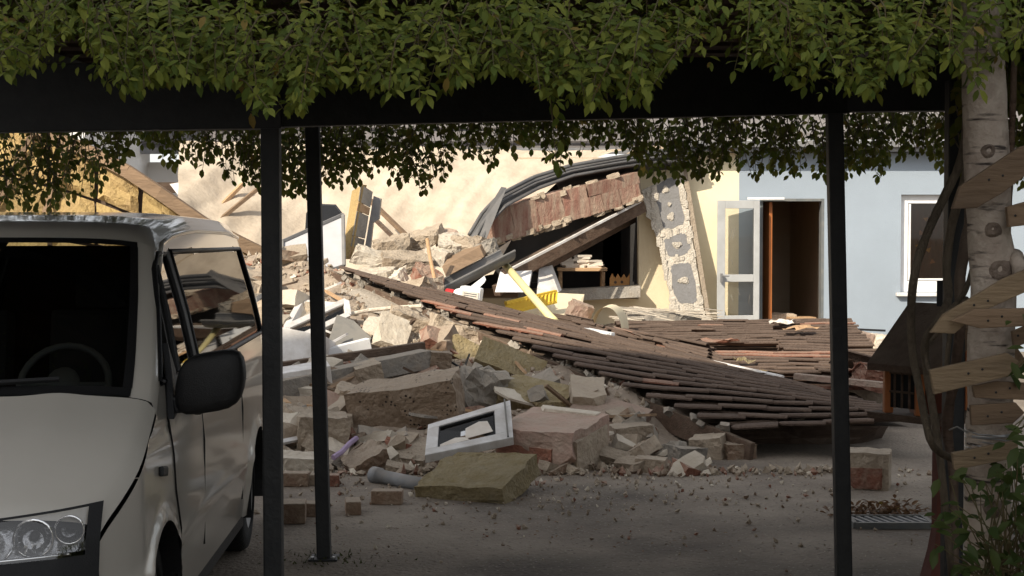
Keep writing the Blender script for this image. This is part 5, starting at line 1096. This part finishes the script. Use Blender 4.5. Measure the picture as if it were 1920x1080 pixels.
for k in range(1500):
    px = rr.uniform(-60, 1960); env = interp(ENV_F, px); Y = rr.uniform(5.35, 6.35)
    deep = rr.random() < .35
    yend = env+8-abs(rr.gauss(0, 30)) if not deep else rr.uniform(-60, env-20)
    if noise.noise(Vector((px*.011, yend*.016, 3.3))) < -.16 and rr.random() < .8: continue
    L = rr.uniform(35, 150); ystart = yend-L; dx = rr.gauss(0, 62)
    p1 = P(px, yend, Y); p0 = P(px-dx, ystart, Y+rr.uniform(.05, .4)); mid = lerp(p0, p1, .55)+Vector((0, -rr.uniform(.02, .10), rr.uniform(.0, .05)))
    shoot_leaves([p0, lerp(p0, mid, .6)+Vector((0, -.03, .02)), mid, p1], rr, rr.choice((.052, .044, .038, .030)), out, stems, step=.030, spread=1.3, down=.2, wild=.5)
for px, y0, y1 in ((1042, 150, 300), (1050, 120, 262), (1140, 100, 190), (470, 150, 212)):
    shoot_leaves([P(px-14, y0, 5.9), P(px-6, (y0+y1)/2, 5.85), P(px, y1, 5.85)], rr, .055, out, stems, step=.14)
leaf_things(fv, out, M_leaf, .07, 300, rr); stems_obj(fv, stems, M_stemgreen, .004, 2)
ENV_B = [(-60, 400), (0, 390), (60, 400), (130, 395), (200, 360), (240, 300), (262, 280), (300, 300), (320, 330), (350, 300), (385, 338), (405, 300), (420, 345), (480, 360), (520, 375), (570, 380), (600, 360), (635, 358), (680, 345), (700, 340), (740, 345), (790, 372), (830, 345), (860, 345), (890, 320), (930, 325), (975, 300), (1000, 290), (1030, 335), (1060, 325), (1100, 305), (1130, 290), (1160, 290), (1200, 335), (1240, 362), (1280, 345), (1330, 352), (1370, 320), (1400, 345), (1450, 330), (1480, 340), (1520, 335), (1560, 350), (1620, 325), (1655, 345), (1680, 310), (1720, 300), (1755, 318), (1800, 330), (1850, 320), (1900, 370), (1960, 380)]
GAPS = [(255, 395, 330), (940, 1130, 262), (1120, 1180, 270)]
rr = random.Random(202); out = []; stems = []
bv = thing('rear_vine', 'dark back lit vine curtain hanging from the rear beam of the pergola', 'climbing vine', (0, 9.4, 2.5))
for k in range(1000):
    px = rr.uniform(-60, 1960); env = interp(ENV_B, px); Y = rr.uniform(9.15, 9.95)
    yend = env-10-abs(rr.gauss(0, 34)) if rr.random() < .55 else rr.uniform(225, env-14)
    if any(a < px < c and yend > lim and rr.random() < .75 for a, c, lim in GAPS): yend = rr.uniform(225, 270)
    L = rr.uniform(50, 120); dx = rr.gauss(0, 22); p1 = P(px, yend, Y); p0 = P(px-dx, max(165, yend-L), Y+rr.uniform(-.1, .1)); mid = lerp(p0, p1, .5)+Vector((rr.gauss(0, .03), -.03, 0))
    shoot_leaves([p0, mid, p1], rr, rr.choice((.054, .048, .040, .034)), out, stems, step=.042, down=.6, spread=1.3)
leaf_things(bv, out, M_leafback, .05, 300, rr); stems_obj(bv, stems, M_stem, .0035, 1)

# ------------------------------------------------------------------ birch with boards, woody vine stems
bt_ = thing('birch_tree', 'birch tree with peeling white bark rising through the vines beside the pergola', 'tree', (1.76, 5.95, 0))
path = [(1868, 1120, 44), (1850, 1000, 43), (1852, 880, 42), (1856, 760, 42), (1858, 640, 42), (1862, 520, 43), (1856, 440, 41), (1850, 340, 42), (1846, 240, 41), (1842, 120, 40), (1838, 0, 38), (1834, -160, 36), (1830, -500, 32)]
pts = [P(x, y, 5.95) for x, y, r_ in path]; rs = [r_/F_PX*5.95 for x, y, r_ in path]
dense, dr = [], []
for i in range(len(pts)-1):
    for t in (0, .25, .5, .75): dense.append(lerp(pts[i], pts[i+1], t)); dr.append(lerp(rs[i], rs[i+1], t))
b = MB(); b.tube([pts[0]-Vector((0, 0, .3))]+dense+[pts[-1]], [rs[0]*1.15]+dr+[rs[-1]], 26)
for v in b.v:
    n_ = noise.noise(v*7)*.010+noise.noise(v*22)*.004; c_ = P(1852, 500, 5.95); d_ = Vector((v.x-c_.x, v.y-c_.y, 0)).normalized(); v += d_*n_
obj('trunk', b, M_birch, bt_, smooth=True)
for px, py, r_ in ((1864, 505, .034), (1850, 430, .024), (1842, 285, .022), (1850, 945, .03)):
    b = MB(); c_ = P(px, py, 5.95)+Vector((0, -.075, 0)); b.lathe([(r_*1.4, -.004), (r_*1.0, .012), (r_*.7, .016), (r_*.45, .008), (0, .002)], c_, (-.15, -1, .15), 14)
    for v in b.v: v += noise.noise_vector(v*30)*.004
    obj('knot', b, M_knot, bt_, smooth=True)
b = MB(); b.tube([P(1895, 520, 5.95), P(1905, 480, 5.9), P(1912, 500, 5.85), P(1908, 520, 5.85)], [.03, .03, .03, .02], 12); obj('branch_stub', b, M_birch, bt_, smooth=True)
b = MB(); rr = random.Random(4)                          # crown above the frame
for k in range(1500):
    p = Vector((1.7+rr.gauss(0, .9), 6+rr.gauss(0, .9), 4.6+rr.gauss(0, .7))); m3 = rotm(rr.uniform(0, 360), rr.uniform(0, 360), rr.uniform(0, 360))
    b.add([p+m3@v for v in leaf_geo(.06)[0]], leaf_geo(.06)[1])
o = obj('crown', b, M_leafshrub, bt_); o['kind'] = 'stuff'
def board(pts, th, m, lab, Y=5.72):
    b = MB(); poly = [P(x, y, Y) for x, y in pts]
    b.prism(poly, (0, th, 0)); o = single('wooden_board', b, m, lab, 'board', 'rough boards fixed to the birch trunk', bevel=.004)
    cx_ = sum(x for x, y in pts)/len(pts); cy_ = sum(y for x, y in pts)/len(pts)
    for dx in (-14, 12):
        n_ = MB(); n_.lathe([(.004, -.004), (.0045, .002), (0, .003)], P(cx_+dx-8, cy_-dx*.3, Y)+Vector((0, -.001, 0)), (0, -1, 0), 8); obj('nail', n_, M_black, o)
    return o
board([(1786, 392), (1800, 350), (1912, 276), (1960, 260), (1962, 300), (1880, 362), (1832, 390)], .03, M_wood, 'topmost rough brown board slanting up across the birch trunk', 5.70)
board([(1888, 388), (1960, 368), (1962, 418), (1892, 426)], .03, M_wood, 'short brown board poking out right of the birch below the topmost board', 5.80)
board([(1745, 624), (1770, 590), (1880, 524), (1960, 490), (1962, 530), (1830, 590), (1790, 626)], .028, M_board, 'pale slanting board on the birch above the pointed board', 5.68)
board([(1784, 602), (1828, 580), (1960, 577), (1962, 610), (1838, 616)], .028, M_wood, 'dark board with a pointed tip across the birch trunk', 5.64)
board([(1898, 622), (1960, 596), (1962, 630), (1902, 652)], .025, M_wood, 'short brown board at the picture edge under the pointed board', 5.75)
board([(1744, 694), (1890, 662), (1912, 678), (1890, 706), (1752, 740)], .028, M_board, 'wide pale board with cut corner tilted across the birch', 5.66)
board([(1824, 724), (1870, 715), (1962, 720), (1962, 752), (1828, 746)], .025, M_wood, 'thin brown board just under the wide pale board', 5.72)
board([(1820, 760), (1905, 755), (1922, 774), (1900, 794), (1822, 798)], .026, M_wood, 'short reddish board with pointed end above the wire winding', 5.70)
board([(1786, 850), (1908, 826), (1912, 858), (1790, 882)], .028, M_board, 'lowest board slanting across the birch under the wire winding', 5.70)
b = MB(); rr = random.Random(6)
for k in range(9):
    py = 806+k*4.0; c_ = P(1858, py, 5.95); r_ = .0905+.003*rr.random()
    b.tube([c_+Vector((math.cos(t/24*2*math.pi)*r_, math.sin(t/24*2*math.pi)*r_, .010*math.sin(t/24*2*math.pi+k)+rr.uniform(-.002, .002))) for t in range(25)], .0028, 5)
b.tube([P(1815, 812, 5.85), P(1795, 800, 5.9), P(1780, 806, 6.0)], .003, 5)
single('wire_winding', b, M_wire, 'grey wire wound many times round the birch trunk', 'wire')
vs_ = thing('woody_vine', 'twisted brown woody vine stems climbing up beside the birch to the pergola', 'climbing vine', P(1780, 1000, 6.6))
def vstem(pts, r0, r1, Y=6.6, m=M_stem):
    n = len(pts); fine = []
    for i in range(n-1):
        p0, p1, p2, p3 = pts[max(0, i-1)], pts[i], pts[i+1], pts[min(n-1, i+2)]
        for t in (0, .25, .5, .75): fine.append(tuple(.5*(2*p1[k]+(p2[k]-p0[k])*t+(2*p0[k]-5*p1[k]+4*p2[k]-p3[k])*t*t+(3*p1[k]-p0[k]-3*p2[k]+p3[k])*t**3) for k in (0, 1)))
    fine.append(pts[-1])
    w = [P(x, y, Y+.10*math.sin(i*.35+pts[0][0])) for i, (x, y) in enumerate(fine)]
    b = MB(); b.tube(w, [.66*lerp(r0, r1, i/(len(w)-1))*(1+.25*noise.noise(Vector((i*.9, r0*99, 0)))) for i in range(len(w))], 9); obj('stem', b, m, vs_, smooth=True)
vstem([(1815, 190), (1806, 290), (1775, 360), (1742, 430), (1718, 500), (1709, 570), (1710, 650), (1724, 730), (1738, 800), (1752, 840), (1788, 862)], .030, .022, 6.4)
vstem([(1820, 240), (1812, 330), (1785, 420), (1775, 500), (1778, 560), (1760, 600), (1735, 640), (1738, 700), (1748, 760), (1765, 880), (1785, 1080)], .030, .024, 6.7)
vstem([(1830, 480), (1812, 540), (1788, 575), (1750, 610), (1735, 650), (1742, 690), (1770, 720), (1778, 650), (1790, 580)], .018, .014, 6.3)
vstem([(1840, 150), (1826, 300), (1818, 420), (1800, 520), (1802, 600), (1790, 700), (1776, 800), (1788, 900), (1790, 1100)], .045, .030, 6.9, M_wooddark)
vstem([(1812, 560), (1796, 590), (1772, 612), (1745, 640)], .014, .012, 6.2)
vstem([(1902, 100), (1896, 300), (1890, 420)], .02, .02, 6.6, M_wooddark)
# leaves round the vine head and lower right shrub
rr = random.Random(303); out = []; stems = []
sv = thing('leafy_shrub', 'broad leaved green shrub growing at the foot of the birch', 'shrub', (1.75, 5.6, 0))
for px, py, n_ in ((1880, 905, 9), (1830, 890, 6), (1910, 960, 8), (1810, 970, 4), (1778, 1000, 3), (1840, 1010, 7), (1790, 1050, 7), (1870, 1060, 9), (1920, 1040, 9), (1900, 880, 7), (1930, 830, 6), (1935, 930, 8), (1825, 1085, 7), (1915, 700, 4), (1925, 650, 3)):
    for k in range(n_):
        e = P(px+rr.gauss(0, 24), py+rr.gauss(0, 20), rr.uniform(5.3, 5.75)); s0 = P(1890+rr.gauss(0, 30), 1130, 5.7) if py > 850 else P(1950, py-40, 5.8)
        stems.append([s0, lerp(s0, e, .5)+Vector((rr.gauss(0, .03), -.03, .05)), e])
        for q in range(2):
            ax = Vector((rr.gauss(0, .7), rr.gauss(-.5, .4), rr.gauss(-.25, .4))).normalized(); up = Vector((rr.gauss(0, .3), -.6, .9)); y = up.cross(ax).normalized()
            out.append((e+Vector((rr.gauss(0, .02), 0, rr.gauss(0, .02))), ax, y, ax.cross(y), rr.uniform(.045, .09)))
leaf_things(sv, out, M_leafshrub, .1, 290, rr); stems_obj(sv, stems, M_stemgreen, .004)
rr = random.Random(404); out = []; stems = []
tv = thing('edge_vine', 'dark vine leaves behind the birch at the picture edge', 'climbing vine', (2.1, 6.8, 2.2))
for k in range(90):
    px = rr.uniform(1790, 1990); py = rr.uniform(60, 340); p1 = P(px, py, rr.uniform(6.6, 7.2)); p0 = P(px+rr.gauss(0, 20), py-70, 6.9); shoot_leaves([p0, lerp(p0, p1, .5), p1], rr, .06, out, stems)
leaf_things(tv, out, M_leafback, .06, 120, rr); stems_obj(tv, stems, M_stem, .004)

# ------------------------------------------------------------------ miniature house on a post
mh = thing('miniature_house', 'little wooden lantern house with pitched dark roof standing on a red brown post', 'garden ornament', (1.98, 8.1, 0))
Yh = 8.1; cx = P(1744, 700, Yh).x; zr = P(1744, 568, Yh).z; ze = P(1744, 678, Yh).z; hw = .33; dpt = .22
yaw = rotm(0, 0, 38); cen = Vector((cx+.02, Yh, 0))
def H(x, y, z): return cen+yaw@Vector((x, y-.06, 0))+Vector((0, 0, z))
for s_ in (-1, 1):
    b = MB(); b.prism([H(0, -dpt, zr), H(0, dpt, zr), H(s_*hw, dpt, ze), H(s_*hw, -dpt, ze)], (s_*.0, 0, -.035)); obj('roof', b, M_wooddark, mh, bevel=.004)
    b = MB(); b.bar(H(0, -dpt-.012, zr-.03), H(s_*hw, -dpt-.012, ze-.03), .025, .075); obj('barge_board', b, M_wood, mh, bevel=.003)
b = MB(); b.box(H(.02, 0, zr+.03), (.075, .075, .17), yaw); obj('chimney', b, M_black, mh, bevel=.004)
zb0 = P(1700, 772, Yh).z; zb1 = ze+.06
b = MB(); b.prism([H(-.20, 0, zb0), H(.20, 0, zb0), H(.20, 0, zb1), H(0, 0, zr-.07), H(-.20, 0, zb1)], (0, .18, 0)); obj('body', b, M_redpost, mh)
for x, y in ((-.20, -.005), (.20, -.005), (-.20, .19)):
    b = MB(); b.bar(H(x, y, zb0), H(x, y, zb1), .045, .045, (0, 1, 0)); obj('corner_post', b, M_orange, mh, bevel=.004)
b = MB(); b.box(H(-.205, .09, (zb0+zb1)/2), (.014, .15, zb1-zb0-.06), yaw); obj('pane', b, M_black, mh)
for k in range(3): b = MB(); b.bar(H(-.216, .045+k*.045, zb0+.03), H(-.216, .045+k*.045, zb1-.03), .010, .010, (0, 1, 0)); obj('bar', b, M_wooddark, mh)
for k in range(2): b = MB(); z = lerp(zb0, zb1, .35+.3*k); b.bar(H(-.216, .015, z), H(-.216, .165, z), .010, .010); obj('bar', b, M_wooddark, mh)
b = MB(); b.box(H(0, .07, zb0-.02), (.46, .46, .035), yaw); obj('floor_board', b, M_wooddark, mh, bevel=.004)
pb = H(.0, .0, 0)
b = MB(); b.lathe([(0, zb0-.04), (.055, zb0-.04), (.055, .55), (.055, .36), (.075, .25), (.12, .08), (.17, .0)], (pb.x, pb.y, 0), (0, 0, 1), 8); obj('post', b, M_redpost, mh)

# ------------------------------------------------------------------ drain grate and dead leaves
dg = thing('drain_grate', 'slotted concrete drain grate set in the yard left of the red brown post', 'drain grate', (2.35, 10.0, 0))
gx0, gx1, gy0, gy1 = 2.14, 2.62, 9.9, 10.16
b = MB(); b.box(((gx0+gx1)/2, (gy0+gy1)/2, .004), (gx1-gx0, gy1-gy0, .012)); obj('base', b, M_black, dg)
for q in (((gx0, gy0), (gx1, gy0)), ((gx0, gy1), (gx1, gy1)), ((gx0, gy0), (gx0, gy1)), ((gx1, gy0), (gx1, gy1))): b = MB(); b.bar((*q[0], .02), (*q[1], .02), .03, .04); obj('rim', b, M_darkgrey, dg)
for k in range(9): b = MB(); x = gx0+.03+k*.052; b.bar((x-.02, gy1-.02, .022), (x+.035, gy0+.02, .022), .02, .03); obj('slat', b, M_grey, dg)
b = MB(); rr = random.Random(8); gv, gf = leaf_geo(.06)
for k in range(260):
    p = Vector((2.38+rr.gauss(0, .13), 10.3+rr.gauss(0, .06), abs(rr.gauss(.0, .035))+.012)); m3 = rotm(rr.uniform(-50, 50), rr.uniform(-50, 50), rr.uniform(0, 360)); b.add([p+m3@v for v in gv], gf)
for k in range(160):
    p = Vector((rr.gauss(-.3, 1.5), rr.uniform(9.0, 11), .012)); m3 = rotm(rr.uniform(-20, 20), rr.uniform(-20, 20), rr.uniform(0, 360)); b.add([p+m3@v*.5 for v in gv], gf)
o = obj('dead_leaves', b, leafmat('dead leaf', (.14, .075, .04), (.22, .13, .07), .2)); o['kind'] = 'stuff'; o['label'] = 'dry brown leaves gathered behind the drain grate and over the yard'
